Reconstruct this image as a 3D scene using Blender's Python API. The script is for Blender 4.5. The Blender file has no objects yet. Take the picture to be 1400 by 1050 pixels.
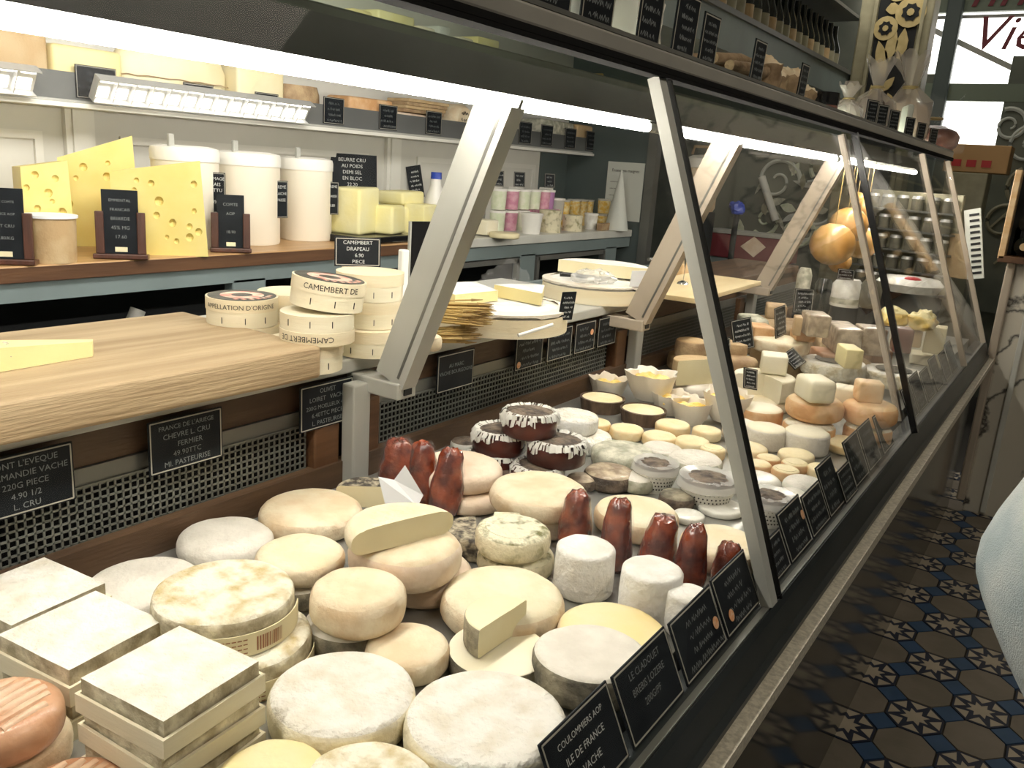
import bpy, bmesh, math, random
from mathutils import Vector, Matrix, noise
R = math.radians
random.seed(7)
SC = bpy.context.scene
COL = SC.collection

# ------------------------------------------------------------------ camera
FPX = 1150.0
XV = Vector((0.8240, 0.1975, -0.5309)).normalized()      # image (right, down, forward) components of world X
YV = Vector((0.5624, -0.1736, 0.8084)).normalized()      # ... of world Y (along the counter)
ZD = XV.cross(YV)
ZD = -ZD if ZD.y < 0 else ZD                             # ... of world down
CAM = Vector((0.0, 0.0, 1.25))
cam_d = bpy.data.cameras.new('camera'); cam_d.sensor_fit = 'HORIZONTAL'; cam_d.sensor_width = 36
cam_d.lens = FPX / 1400 * 36; cam_d.clip_start = 0.02
cam = bpy.data.objects.new('camera', cam_d); COL.objects.link(cam)
right = Vector((XV.x, YV.x, -ZD.x)); down = Vector((XV.y, YV.y, -ZD.y)); fwd = Vector((XV.z, YV.z, -ZD.z))
m = Matrix.Identity(4)
for i in range(3):
    m[i][0] = right[i]; m[i][1] = -down[i]; m[i][2] = -fwd[i]; m[i][3] = CAM[i]
cam.matrix_world = m
SC.camera = cam

def ray(u, v):
    return right * (u - 700) + down * (v - 525) + fwd * FPX
def on(u, v, ax, val):
    """point of the world plane X/Y/Z = val seen at photograph pixel (u, v)"""
    i = 'XYZ'.index(ax); r = ray(u, v)
    return CAM + r * ((val - CAM[i]) / r[i])
def dep(p):
    return (p - CAM).dot(fwd)
def mpp(p):
    """metres per photograph pixel at point p"""
    return dep(p) / FPX

# ------------------------------------------------------------------ world, lights, exposure
W = bpy.data.worlds.new('world'); SC.world = W; W.use_nodes = True
W.node_tree.nodes['Background'].inputs[0].default_value = (0.75, 0.78, 0.72, 1)
W.node_tree.nodes['Background'].inputs[1].default_value = 0.04
SC.view_settings.view_transform = 'Standard'; SC.view_settings.look = 'None'
SC.view_settings.gamma = 1; SC.view_settings.use_curve_mapping = False
SC.view_settings.exposure = 0.0

def area(name, loc, rot, sx, sy, power, col):
    d = bpy.data.lights.new(name, 'AREA'); d.shape = 'RECTANGLE'; d.size = sx; d.size_y = sy
    d.energy = power; d.color = col
    o = bpy.data.objects.new(name, d); COL.objects.link(o); o.location = loc; o.rotation_euler = rot
    return o
# shop ceiling luminaire over the customers' aisle, with two added fill lights
area('staff_wall_fill', (-1.15, 0.95, 1.95), (0, R(66), 0), 0.3, 2.3, 30, (1.0, 0.965, 0.89))  # added unseen light, tilted to brighten the wall behind the counter
area('ceiling_light_shop', (0.75, 1.1, 2.6), (0, 0, 0), 0.5, 1.6, 18, (1.0, 0.90, 0.76))
area('far_end_fill', (-1.2, 4.9, 2.6), (0, 0, 0), 1.0, .5, 16, (1.0, 0.95, 0.84))  # added light that lifts the dim mirrors at the far end

# ------------------------------------------------------------------ materials
MATS = {}
def _n(nt, t, **k):
    n = nt.nodes.new(t)
    for a, b in k.items(): setattr(n, a, b)
    return n
def mat(name, c, c2=None, scale=20, rough=.5, bump=0, bscale=None, metal=0, emit=0, ramp=(.38, .62), stretch=None,
        spec=.5, alpha=1, coat=0, detail=5, sss=0):
    mt = bpy.data.materials.new(name); mt.use_nodes = True; nt = mt.node_tree
    b = nt.nodes['Principled BSDF']; b.inputs['Roughness'].default_value = rough
    b.inputs['Metallic'].default_value = metal; b.inputs['Specular IOR Level'].default_value = spec
    b.inputs['Base Color'].default_value = (*c, 1); b.inputs['Alpha'].default_value = alpha
    b.inputs['Coat Weight'].default_value = coat; b.inputs['Coat Roughness'].default_value = .12
    if sss:
        b.inputs['Subsurface Weight'].default_value = sss; b.inputs['Subsurface Radius'].default_value = (.01, .006, .003)
    if emit:
        b.inputs['Emission Color'].default_value = (*c, 1); b.inputs['Emission Strength'].default_value = emit
    if c2 or bump:
        tc = _n(nt, 'ShaderNodeTexCoord'); oi = _n(nt, 'ShaderNodeObjectInfo')
        mu = _n(nt, 'ShaderNodeMath', operation='MULTIPLY'); mu.inputs[1].default_value = 37
        nt.links.new(oi.outputs['Random'], mu.inputs[0])
        ad = _n(nt, 'ShaderNodeVectorMath', operation='ADD')
        nt.links.new(tc.outputs['Object'], ad.inputs[0]); nt.links.new(mu.outputs[0], ad.inputs[1])
        vec = ad.outputs[0]
        if stretch:
            mp = _n(nt, 'ShaderNodeMapping'); mp.inputs['Scale'].default_value = stretch
            nt.links.new(vec, mp.inputs[0]); vec = mp.outputs[0]
    if c2:
        nz = _n(nt, 'ShaderNodeTexNoise'); nz.inputs['Scale'].default_value = scale; nz.inputs['Detail'].default_value = detail
        nt.links.new(vec, nz.inputs['Vector'])
        cr = _n(nt, 'ShaderNodeValToRGB'); e = cr.color_ramp.elements
        e[0].position, e[1].position = ramp; e[0].color = (*c, 1); e[1].color = (*c2, 1)
        nt.links.new(nz.outputs[0], cr.inputs[0]); nt.links.new(cr.outputs[0], b.inputs['Base Color'])
    if bump:
        n2 = _n(nt, 'ShaderNodeTexNoise'); n2.inputs['Scale'].default_value = bscale or scale * 3; n2.inputs['Detail'].default_value = 4
        nt.links.new(vec, n2.inputs['Vector'])
        bp = _n(nt, 'ShaderNodeBump'); bp.inputs['Strength'].default_value = bump; bp.inputs['Distance'].default_value = .006
        nt.links.new(n2.outputs[0], bp.inputs['Height']); nt.links.new(bp.outputs[0], b.inputs['Normal'])
    MATS[name] = mt
    return mt
def glass(name, tint=(1, 1, 1), gloss=(1, 1, 1), f0=.03, cap=.5):
    mt = bpy.data.materials.new(name); mt.use_nodes = True; nt = mt.node_tree
    nt.nodes.remove(nt.nodes['Principled BSDF']); out = nt.nodes['Material Output']
    t = _n(nt, 'ShaderNodeBsdfTransparent'); t.inputs[0].default_value = (*tint, 1)
    g = _n(nt, 'ShaderNodeBsdfGlossy'); g.inputs[0].default_value = (*gloss, 1); g.inputs['Roughness'].default_value = .015
    lw = _n(nt, 'ShaderNodeLayerWeight'); lw.inputs[0].default_value = .5          # Schlick reflectance, alike from both sides
    pw = _n(nt, 'ShaderNodeMath', operation='POWER'); pw.inputs[1].default_value = 5
    f = _n(nt, 'ShaderNodeMath', operation='MULTIPLY_ADD'); f.inputs[1].default_value = cap; f.inputs[2].default_value = f0
    nt.links.new(lw.outputs['Facing'], pw.inputs[0]); nt.links.new(pw.outputs[0], f.inputs[0])
    mx = _n(nt, 'ShaderNodeMixShader')
    nt.links.new(f.outputs[0], mx.inputs[0]); nt.links.new(t.outputs[0], mx.inputs[1]); nt.links.new(g.outputs[0], mx.inputs[2])
    nt.links.new(mx.outputs[0], out.inputs[0]); MATS[name] = mt
    return mt

# cheese rinds and pastes
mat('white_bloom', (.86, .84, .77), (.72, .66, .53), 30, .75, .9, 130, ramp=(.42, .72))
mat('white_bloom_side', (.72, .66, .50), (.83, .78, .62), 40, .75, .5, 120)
mat('chalk_white', (.88, .87, .83), (.80, .77, .70), 30, .8, .7, 90)
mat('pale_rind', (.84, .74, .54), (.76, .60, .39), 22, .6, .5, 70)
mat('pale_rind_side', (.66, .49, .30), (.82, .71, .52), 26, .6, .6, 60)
mat('cream_rind', (.85, .78, .59), (.79, .68, .45), 16, .6, .4, 80)
mat('pink_rind', (.81, .69, .55), (.70, .53, .38), 18, .6, .5, 60)
mat('grey_rind', (.70, .66, .58), (.80, .76, .68), 24, .75, .4, 140)
mat('grey_mould', (.11, .10, .075), (.36, .32, .23), 34, .85, .6, 110)
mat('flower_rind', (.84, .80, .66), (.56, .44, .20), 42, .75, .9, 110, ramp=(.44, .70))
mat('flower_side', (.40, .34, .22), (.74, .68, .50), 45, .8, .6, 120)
mat('yellow_wax', (.88, .70, .32), (.80, .72, .44), 9, .5, .2, 80)
mat('herb_top', (.84, .80, .60), (.24, .23, .10), 55, .8, .6, 160, ramp=(.48, .66))
mat('herb_side', (.76, .70, .50), (.30, .27, .12), 42, .8, .5, 140, ramp=(.52, .72))
mat('pepper_crust', (.50, .44, .32), (.07, .06, .05), 75, .8, .8, 150, ramp=(.40, .58))
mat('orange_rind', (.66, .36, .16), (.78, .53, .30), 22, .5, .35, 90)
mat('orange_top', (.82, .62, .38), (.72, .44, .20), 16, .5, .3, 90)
mat('red_washed', (.50, .24, .12), (.68, .42, .26), 14, .4, .3, 60, coat=.3)
mat('red_washed_ridge', (.72, .52, .36), (.60, .34, .20), 20, .45, .3, 70, coat=.2)
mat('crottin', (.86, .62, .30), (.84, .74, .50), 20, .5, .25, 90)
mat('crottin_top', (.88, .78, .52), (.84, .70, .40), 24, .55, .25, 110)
mat('paste_white', (.88, .83, .66), (.84, .77, .56), 12, .55, .1, 60)
mat('paste_yellow', (.87, .76, .38), (.82, .70, .34), 10, .5, .12, 50)
mat('paste_ivory', (.86, .78, .52), (.82, .72, .44), 10, .5, .1, 60)
mat('swiss_paste', (.87, .73, .28), (.82, .67, .22), 7, .45, .08, 40, sss=.15)
mat('swiss_hole', (.62, .47, .14), (.70, .55, .18), 20, .5)
mat('butter', (.90, .84, .48), (.88, .80, .38), 12, .45, .25, 60)
mat('brown_rind', (.34, .22, .12), (.50, .36, .20), 22, .7, .5, 90)
mat('tan_rind', (.58, .43, .24), (.50, .34, .17), 18, .6, .3, 80)
mat('dark_rind', (.10, .08, .06), (.24, .20, .14), 35, .8, .5, 110)
mat('bark', (.07, .045, .03), (.17, .11, .07), 40, .7, .6, 90, stretch=(1, 1, .3))
mat('tart_side', (.055, .010, .007), (.10, .018, .010), 20, .35, .2, 80, coat=.4)
mat('tart_top', (.20, .15, .11), (.06, .045, .035), 45, .7, .9, 120)
mat('lace_paper', (.66, .65, .60), None, rough=.8)
mat('sausage_skin', (.10, .012, .005), (.30, .055, .017), 40, .2, 1.0, 55, coat=.8)
mat('paper_white', (.84, .85, .86), None, rough=.7)
mat('wrap_paper', (.84, .78, .68), (.80, .72, .60), 14, .55, .3, 50)
mat('preserve', (.86, .58, .12), (.88, .72, .30), 30, .4, .5, 60)
mat('nut_block', (.30, .22, .15), (.58, .48, .34), 48, .4, .6, 70, coat=.5)
mat('curd', (.88, .87, .80), (.70, .68, .60), 30, .5, .4, 80, coat=.4)
mat('grey_herb', (.36, .36, .27), (.68, .66, .54), 40, .6, .5, 90)
# packaging
mat('poplar', (.83, .74, .54), (.78, .67, .45), 6, .6, .12, 40, stretch=(1, 1, 8))
mat('poplar_pale', (.85, .79, .60), (.80, .72, .52), 6, .6, .1, 40, stretch=(1, 1, 8))
mat('print_dark', (.05, .05, .04), (.11, .105, .085), 60, .45)
mat('print_pink', (.75, .28, .22), (.80, .66, .52), 60, .5)
mat('ink', (.03, .025, .02), None, rough=.6)
mat('ink_brown', (.34, .14, .06), None, rough=.6)
mat('label_cream', (.84, .76, .50), None, rough=.5)
mat('slate', (.006, .008, .011), (.011, .014, .018), 18, .5, spec=.22)
mat('slate_edge', (.42, .40, .34), None, rough=.5)
mat('chalk', (.62, .64, .62), None, rough=.9)
mat('chalk_dim', (.23, .25, .25), None, rough=.9)
mat('sticker_orange', (.80, .36, .16), (.85, .55, .35), 200, .4)
mat('tag_wood', (.06, .022, .013), (.095, .035, .02), 14, .35, .1, 60, stretch=(8, 1, 1))
mat('plastic_white', (.88, .86, .80), None, rough=.35)
mat('canister', (.90, .85, .72), (.88, .81, .66), 4, .45)
mat('canister_lid', (.92, .90, .82), None, rough=.35)
mat('blue_cap', (.02, .06, .42), None, rough=.35)
mat('pink_pot', (.62, .25, .36), (.74, .42, .50), 40, .35)
mat('green_pot', (.68, .74, .52), (.80, .82, .66), 40, .35)
mat('lilac_pot', (.46, .22, .44), None, rough=.35)
mat('amber_pot', (.75, .46, .07), (.85, .72, .40), 60, .3)
mat('clear_wrap', (.9, .9, .9), None, rough=.1, alpha=.04)
mat('bag_film', (.80, .72, .66), None, rough=.12, alpha=.36)
mat('clear_wrap_heavy', (.88, .87, .84), None, rough=.15, alpha=.38)
mat('clear_tub', (.85, .86, .82), None, rough=.15, alpha=.45)
# fixtures
mat('alu', (.46, .46, .42), (.41, .41, .37), 8, .4, metal=.15)
mat('rail_metal', (.34, .325, .29), (.29, .28, .25), 6, .4, metal=.2)
mat('alu_warm', (.52, .45, .36), (.46, .39, .31), 8, .4, metal=.1)
mat('alu_dark', (.22, .22, .20), (.18, .18, .165), 6, .4, metal=.5)
mat('canopy_grey', (.075, .078, .075), (.10, .102, .096), 5, .35, metal=.3)
mat('shelf_paint', (.50, .50, .46), (.44, .44, .40), 5, .4)
mat('steel', (.62, .62, .60), None, rough=.22, metal=1)
mat('deck_steel', (.40, .40, .37), (.32, .32, .30), 6, .35, metal=.6)
mat('wire', (.22, .23, .21), None, rough=.4, metal=.6)
mat('matte_black', (.012, .012, .012), None, rough=1, spec=.05)
mat('black', (.006, .007, .008), None, rough=.5)
mat('black_gloss', (.008, .008, .009), None, rough=.18)
mat('void_dark', (.012, .014, .016), None, rough=.8)
mat('sill_dark', (.018, .023, .025), (.028, .033, .035), 8, .35, metal=.2, spec=.35)
mat('front_gloss', (.035, .034, .03), (.075, .07, .06), 7, .10, spec=.9)
mat('stone_strip', (.60, .55, .44), (.42, .38, .30), 160, .5, .3, 200)
mat('marble', (.66, .62, .53), (.24, .22, .19), 3.2, .3, ramp=(.46, .78), detail=12)
mt_ = mat('marble', (.66, .62, .53), (.06, .055, .05), 4.5, .3, detail=9); cr_ = [n for n in mt_.node_tree.nodes if n.type == 'VALTORGB'][0].color_ramp
cr_.elements[0].position = .47; cr_.elements[1].position = .50; e_ = cr_.elements.new(.53); e_.color = (.62, .58, .49, 1)
mat('marble_top', (.66, .66, .60), (.50, .50, .46), 6, .3, ramp=(.4, .8))
mat('walnut', (.13, .062, .027), (.085, .038, .017), 7, .45, .12, 40, stretch=(6, .5, 6))
mat('counter_wood', (.52, .32, .15), (.42, .24, .10), 5, .35, .08, 30, stretch=(6, .4, 6))
mat('old_wood', (.11, .062, .032), (.065, .036, .019), 8, .55, .25, 40, stretch=(4, .6, 4))
mat('beech', (.50, .38, .23), (.33, .225, .12), 3.0, .65, .45, 26, stretch=(10, .6, 10), ramp=(.36, .66))
mat('ply', (.80, .66, .40), (.76, .60, .34), 5, .5, stretch=(5, .5, 5))
mat('block_wood', (.66, .42, .20), (.78, .58, .34), 5, .5, stretch=(1, 1, 6))
mat('straw', (.62, .45, .17), (.50, .34, .11), 30, .6)
mat('straw_tip', (.46, .32, .12), (.34, .22, .08), 60, .8)
mat('wall_paint', (.70, .69, .63), (.65, .64, .585), 3, .5)
mat('wall_moulding', (.76, .75, .69), None, rough=.45)
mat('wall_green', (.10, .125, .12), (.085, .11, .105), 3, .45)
mat('cabinet_paint', (.20, .25, .25), (.17, .21, .21), 5, .45, .1, 30)
mat('fascia_grey', (.14, .145, .14), (.115, .12, .118), 4, .4)
mat('tile_brown', (.235, .20, .16), (.19, .165, .13), 9, .5, .1, 50)
mat('tile_cream', (.50, .43, .33), (.44, .38, .29), 14, .5)
mat('tile_navy', (.018, .026, .055), (.014, .02, .045), 12, .45)
mat('tile_blue', (.045, .10, .21), (.035, .085, .17), 10, .45)
mat('grout', (.05, .045, .04), None, rough=.9)
mat('denim', (.48, .57, .60), (.66, .71, .71), 12, .85, .6, 500)
mat('jacket', (.04, .045, .055), None, rough=.9)
mat('skin', (.55, .36, .26), None, rough=.55)
mat('hair', (.06, .04, .025), None, rough=.6)
mat('gilt', (.60, .48, .24), (.50, .39, .18), 20, .4, metal=.2)
mat('gilt_dull', (.28, .26, .17), (.36, .33, .22), 12, .5)
mat('mirror', (.44, .47, .43), None, rough=.06, metal=1)
mat('mirror_green', (.18, .20, .17), (.24, .25, .21), 4, .22, metal=.3)
mat('etched', (.66, .68, .62), None, rough=.6)
mat('window_sky', (1.0, .985, .93), None, emit=2.6)
mat('window_green', (.20, .24, .18), None, rough=.5)
mat('red_letter', (.22, .02, .035), None, rough=.5)
mat('maroon', (.16, .018, .03), (.20, .03, .04), 8, .4)
mat('pumpkin', (.72, .36, .08), (.82, .52, .20), 9, .4, .2, 50, coat=.4)
mat('jar_glass', (.17, .16, .12), (.12, .11, .085), 10, .12, spec=.8)
mat('bottle_dark', (.012, .016, .014), None, rough=.1, spec=.8)
mat('carton', (.50, .30, .13), None, rough=.7)
mat('red_print', (.48, .025, .03), None, rough=.5)
mat('ham_dark', (.13, .045, .035), (.25, .12, .09), 14, .35, .3, 40, coat=.4)
mat('dried_herb', (.34, .24, .14), (.20, .13, .07), 30, .8, .8, 60)
mat('tube_light', (1.0, .945, .835), None, emit=84)
mat('louvre_light', (1.0, .97, .90), None, emit=5)
mat('louvre_metal', (.62, .62, .60), None, rough=.35, metal=.4)
glass('pane'); glass('pane_clean', f0=.003, cap=.2); glass('glass_shelf', (.80, .84, .80), f0=.0, cap=.004)

# ------------------------------------------------------------------ mesh helpers
class MB:
    """collects geometry for ONE mesh object"""
    def __init__(s): s.V = []; s.F = []; s.I = []
    def add(s, V, F, i=0, T=None):
        o = len(s.V)
        s.V += [tuple(T @ Vector(v)) for v in V] if T is not None else [tuple(v) for v in V]
        for f in F:
            s.F.append(tuple(a + o for a in f)); s.I.append(i)
        return s
    def box(s, c, d, i=0, T=None):
        x, y, z = c; a, b, h = d[0] / 2, d[1] / 2, d[2] / 2
        V = [(x - a, y - b, z - h), (x + a, y - b, z - h), (x + a, y + b, z - h), (x - a, y + b, z - h),
             (x - a, y - b, z + h), (x + a, y - b, z + h), (x + a, y + b, z + h), (x - a, y + b, z + h)]
        return s.add(V, [(3, 2, 1, 0), (4, 5, 6, 7), (0, 1, 5, 4), (1, 2, 6, 5), (2, 3, 7, 6), (3, 0, 4, 7)], i, T)
    def bbox(s, c, d, r=.003, i=0, T=None, seg=2):
        bm = bmesh.new(); bmesh.ops.create_cube(bm, size=1)
        for v in bm.verts: v.co = Vector((c[0] + v.co.x * d[0], c[1] + v.co.y * d[1], c[2] + v.co.z * d[2]))
        bmesh.ops.bevel(bm, geom=bm.edges[:], offset=r, segments=seg, affect='EDGES', profile=.5)
        bm.verts.index_update()
        V = [tuple(v.co) for v in bm.verts]; F = [tuple(v.index for v in f.verts) for f in bm.faces]; bm.free()
        return s.add(V, F, i, T)
    def prism(s, poly, z0, z1, i=0, T=None, ti=None):
        n = len(poly)
        V = [(x, y, z0) for x, y in poly] + [(x, y, z1) for x, y in poly]
        s.add(V, [tuple(range(n - 1, -1, -1))] + [(k, (k + 1) % n, n + (k + 1) % n, n + k) for k in range(n)], i, T)
        o = len(s.V) - 2 * n
        s.F.append(tuple(o + n + k for k in range(n))); s.I.append(i if ti is None else ti)
        return s
    def lathe(s, prof, seg=32, i=0, T=None, idx=None):
        V = []; F = []; I = []; n = len(prof)
        for k in range(seg):
            a = 2 * math.pi * k / seg; c, q = math.cos(a), math.sin(a)
            V += [(r * c, r * q, z) for r, z in prof]
        for k in range(seg):
            k2 = (k + 1) % seg
            for j in range(n - 1):
                r0, r1 = prof[j][0], prof[j + 1][0]
                a, b, c, d = k * n + j, k2 * n + j, k2 * n + j + 1, k * n + j + 1
                F.append((a, b, c) if r1 < 1e-6 else ((a, c, d) if r0 < 1e-6 else (a, b, c, d)))
                I.append(idx[j] if idx else i)
        o = len(s.F); s.add(V, F, i, T); s.I[o:] = I
        return s
    def tube(s, pts, r, seg=8, i=0, T=None, r2=None):
        pts = [Vector(p) for p in pts]; V = []; F = []; n = len(pts)
        up = Vector((0, 0, 1))
        for k, p in enumerate(pts):
            t = (pts[min(k + 1, n - 1)] - pts[max(k - 1, 0)]).normalized()
            a = t.cross(up)
            if a.length < 1e-3: a = t.cross(Vector((1, 0, 0)))
            a.normalize(); b = a.cross(t); rr = r if r2 is None else r + (r2 - r) * k / max(1, n - 1)
            V += [tuple(p + a * (rr * math.cos(2 * math.pi * j / seg)) + b * (rr * math.sin(2 * math.pi * j / seg))) for j in range(seg)]
        for k in range(n - 1):
            for j in range(seg):
                F.append((k * seg + j, k * seg + (j + 1) % seg, (k + 1) * seg + (j + 1) % seg, (k + 1) * seg + j))
        F.append(tuple(range(seg - 1, -1, -1))); F.append(tuple((n - 1) * seg + j for j in range(seg)))
        return s.add(V, F, i, T)
    def beam(s, p, q, w, h, i=0, side=None):
        """box beam from p to q, width w along `side`, height h across"""
        p = Vector(p); q = Vector(q); t = (q - p).normalized()
        a = Vector(side) if side else t.cross(Vector((0, 0, 1)))
        a = (a - t * a.dot(t)).normalized(); b = a.cross(t); V = []
        for e in (p, q):
            for x, y in ((-1, -1), (1, -1), (1, 1), (-1, 1)): V.append(tuple(e + a * (x * w / 2) + b * (y * h / 2)))
        return s.add(V, [(3, 2, 1, 0), (4, 5, 6, 7), (0, 1, 5, 4), (1, 2, 6, 5), (2, 3, 7, 6), (3, 0, 4, 7)], i)
    def mesh(s, name, mats, smooth=False):
        me = bpy.data.meshes.new(name); me.from_pydata(s.V, [], s.F)
        for q in (mats if isinstance(mats, (list, tuple)) else [mats]): me.materials.append(MATS[q])
        me.polygons.foreach_set('material_index', s.I)
        bm = bmesh.new(); bm.from_mesh(me); bmesh.ops.recalc_face_normals(bm, faces=bm.faces); bm.to_mesh(me); bm.free()
        if smooth:
            me.polygons.foreach_set('use_smooth', [True] * len(me.polygons))
            me.set_sharp_from_angle(angle=R(smooth if smooth is not True else 45))
        me.update()
        return me

def link(name, me, parent=None, loc=(0, 0, 0), rot=(0, 0, 0)):
    o = bpy.data.objects.new(name, me); COL.objects.link(o); o.location = loc; o.rotation_euler = rot
    if parent: o.parent = parent
    return o
def put(mb, name, mats, parent=None, loc=(0, 0, 0), rot=(0, 0, 0), smooth=False):
    return link(name, mb.mesh(name, mats, smooth), parent, loc, rot)
def tag(o, label, cat, group=None):
    o['label'] = label; o['category'] = cat
    if group: o['group'] = group
    return o
def thing(name, label, cat, loc=(0, 0, 0), rot=(0, 0, 0), group=None):
    o = bpy.data.objects.new(name, None); COL.objects.link(o); o.location = loc; o.rotation_euler = rot
    o.empty_display_size = .02
    return tag(o, label, cat, group)
def struct(o): o['kind'] = 'structure'; return o

# --- text
_txt = {}
def text_geo(s, size):
    """flat lettering in the XZ plane (x right, z up), centred on x, base line z = 0"""
    if s not in _txt:
        c = bpy.data.curves.new('lettering', 'FONT'); c.body = s; c.size = 1; c.resolution_u = 2; c.align_x = 'CENTER'
        o = bpy.data.objects.new('lettering', c); me = bpy.data.meshes.new_from_object(o)
        _txt[s] = ([tuple(v.co) for v in me.vertices], [tuple(p.vertices) for p in me.polygons])
        bpy.data.objects.remove(o); bpy.data.curves.remove(c); bpy.data.meshes.remove(me)
    V, F = _txt[s]
    return [(x * size, 0, y * size) for x, y, z in V], F
def scribble(mb, w, z, n, hgt, rnd, t=.0011):
    """a line of illegible chalk handwriting"""
    x = -w / 2
    while x < w / 2 - hgt * .6:
        k = rnd.choice((2, 3, 4)); p = [(x, z + rnd.uniform(0, .3) * hgt)]
        for j in range(k):
            p.append((p[-1][0] + rnd.uniform(.15, .5) * hgt, z + (hgt if j % 2 == 0 else 0) * rnd.uniform(.6, 1)))
        for (a, b), (c, d) in zip(p, p[1:]):
            l = math.hypot(c - a, d - b) or 1; nx, nz = -(d - b) / l * t / 2, (c - a) / l * t / 2
            mb.add([(a - nx, 0, b - nz), (c - nx, 0, d - nz), (c + nx, 0, d + nz), (a + nx, 0, b + nz)], [(0, 1, 2, 3)])
        x = p[-1][0] + hgt * rnd.choice((.12, .12, .5))
_rt = random.Random(3)
def price_tag(label, base, w, h, yaw=90, lean=0, lines=None, edge=True, sticker=None, roll=0, stand=None, cat='price tag', ts=.82,
              group=None, chalk='chalk', n=5, name='price_tag', corner=0):
    """black slate card standing at its lower edge; front faces local -y"""
    t = thing(name, label, cat, base, (0, 0, 0), group)
    t.rotation_euler = (Matrix.Rotation(R(yaw), 3, 'Z') @ Matrix.Rotation(R(-lean), 3, 'X') @ Matrix.Rotation(R(roll), 3, 'Y')).to_euler()
    z0 = .012 if stand else 0
    put(MB().bbox((0, .0012, z0 + h / 2), (w, .0024, h), .0008), 'board', 'slate', t)
    if edge:
        e = MB(); b = .0016; g = .003
        for c, d in (((0, g), (w - 2 * g, b)), ((0, h - g), (w - 2 * g, b)), ((-w / 2 + g, h / 2), (b, h - 2 * g)), ((w / 2 - g, h / 2), (b, h - 2 * g))):
            e.box((c[0], -.0002, z0 + c[1]), (d[0], .0006, d[1]))
        put(e, 'border', 'slate_edge', t)
    s = MB()
    if lines:
        m_ = len(lines); st = h * .86 / m_
        for k, ln in enumerate(lines):
            if not ln: continue
            sz = min(st * ts, w * 1.42 * ts / .82 / max(6, len(ln)))
            V, F = text_geo(ln, sz); s.add([(x, -.0008, z0 + h * .93 - (k + .8) * st + z) for x, y, z in V], F)
    else:
        st = h * .84 / n
        for k in range(n):
            q = MB(); scribble(q, w * _rt.uniform(.45, .82), z0 + h * .9 - (k + .85) * st, 8, st * .52, _rt, max(.0009, h * .013))
            ox = _rt.uniform(-.06, .06) * w
            s.add([(x + ox, -.0008, z) for x, y, z in q.V], q.F)
    put(s, 'lettering', chalk, t)
    if sticker:
        q = MB(); q.lathe([(0, 0), (.0075, 0), (.0075, .0006), (0, .0006)], 16)
        put(q, 'round_sticker', 'sticker_orange', t, (sticker[0] * w, -.0012, z0 + sticker[1] * h), (R(90), 0, 0), True)
    if stand == 'wood':
        b = put(MB().bbox((0, 0, .006), (w * 1.5, .05, .012), .002), 'foot', 'tag_wood', t)
        for sx in (-1, 1):
            put(MB().bbox((sx * (w / 2 + .006), 0, .012 + h * .33), (.02, .014, h * .66), .002), 'side_post', 'tag_wood', t)
        q = MB().box((0, -.0008, z0 + h * .07), (w * .34, .001, h * .075)); put(q, 'number_label', 'label_cream', t)
    return t
# ================================================================== THE SETTING
DECK = .70
# ---- floor of cement tiles: octagons in a chequer of stars and plain brown, small blue squares at the corners
floor = struct(put(MB().box((1.0, 2.6, -.02), (8, 9, .04)), 'floor', 'grout'))
TX, TY = .130, .140
def octa(sx, sy, k=.2929, g=.0022):
    a, b = sx / 2 - g, sy / 2 - g; ca, cb = sx * k - g * .6, sy * k - g * .6
    return [(a, -b + cb), (a, b - cb), (a - ca, b), (-a + ca, b), (-a, b - cb), (-a, -b + cb), (-a + ca, -b), (a - ca, -b)]
oc = octa(TX, TY)
me_brown = MB().prism(oc, 0, .006).mesh('tile', 'tile_brown')
st = MB().prism(oc, 0, .006)
rin, rout = .019, .034
star = [((rout if k % 2 == 0 else rin) * math.cos(R(22.5 * k + 22.5)), (rout if k % 2 == 0 else rin) * math.sin(R(22.5 * k + 22.5)) * 1.07) for k in range(16)]
st.prism(star, .006, .0064, 1)
for k in range(8):                                   # cream kites round the star
    a = R(45 * k + 45); c, s = math.cos(a), math.sin(a)
    tri = [(.033, 0), (.058, -.0195), (.058, .0195)]
    st.prism([(x * c - y * s, (x * s + y * c) * 1.07) for x, y in tri], .006, .0064, 1)
me_star = st.mesh('tile', ['tile_navy', 'tile_cream'])
dx, dy = TX * .2929 - .0022, TY * .2929 - .0022
me_blue = MB().prism([(dx, 0), (0, dy), (-dx, 0), (0, -dy)], 0, .006).mesh('tile', 'tile_blue')
S0 = on(1250, 983, 'Z', 0)
n_oct = 0
for i in range(-1, 6):
    for j in range(-3, 17):
        x, y = S0.x + i * TX, S0.y + j * TY
        if x < -.40 or y > 4.2: continue
        link('star_tile' if (i + j) % 2 == 0 else 'brown_tile', me_star if (i + j) % 2 == 0 else me_brown, floor, (x, y, 0))
        link('blue_tile', me_blue, floor, (x + TX / 2, y + TY / 2, 0))
        n_oct += 1

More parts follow.
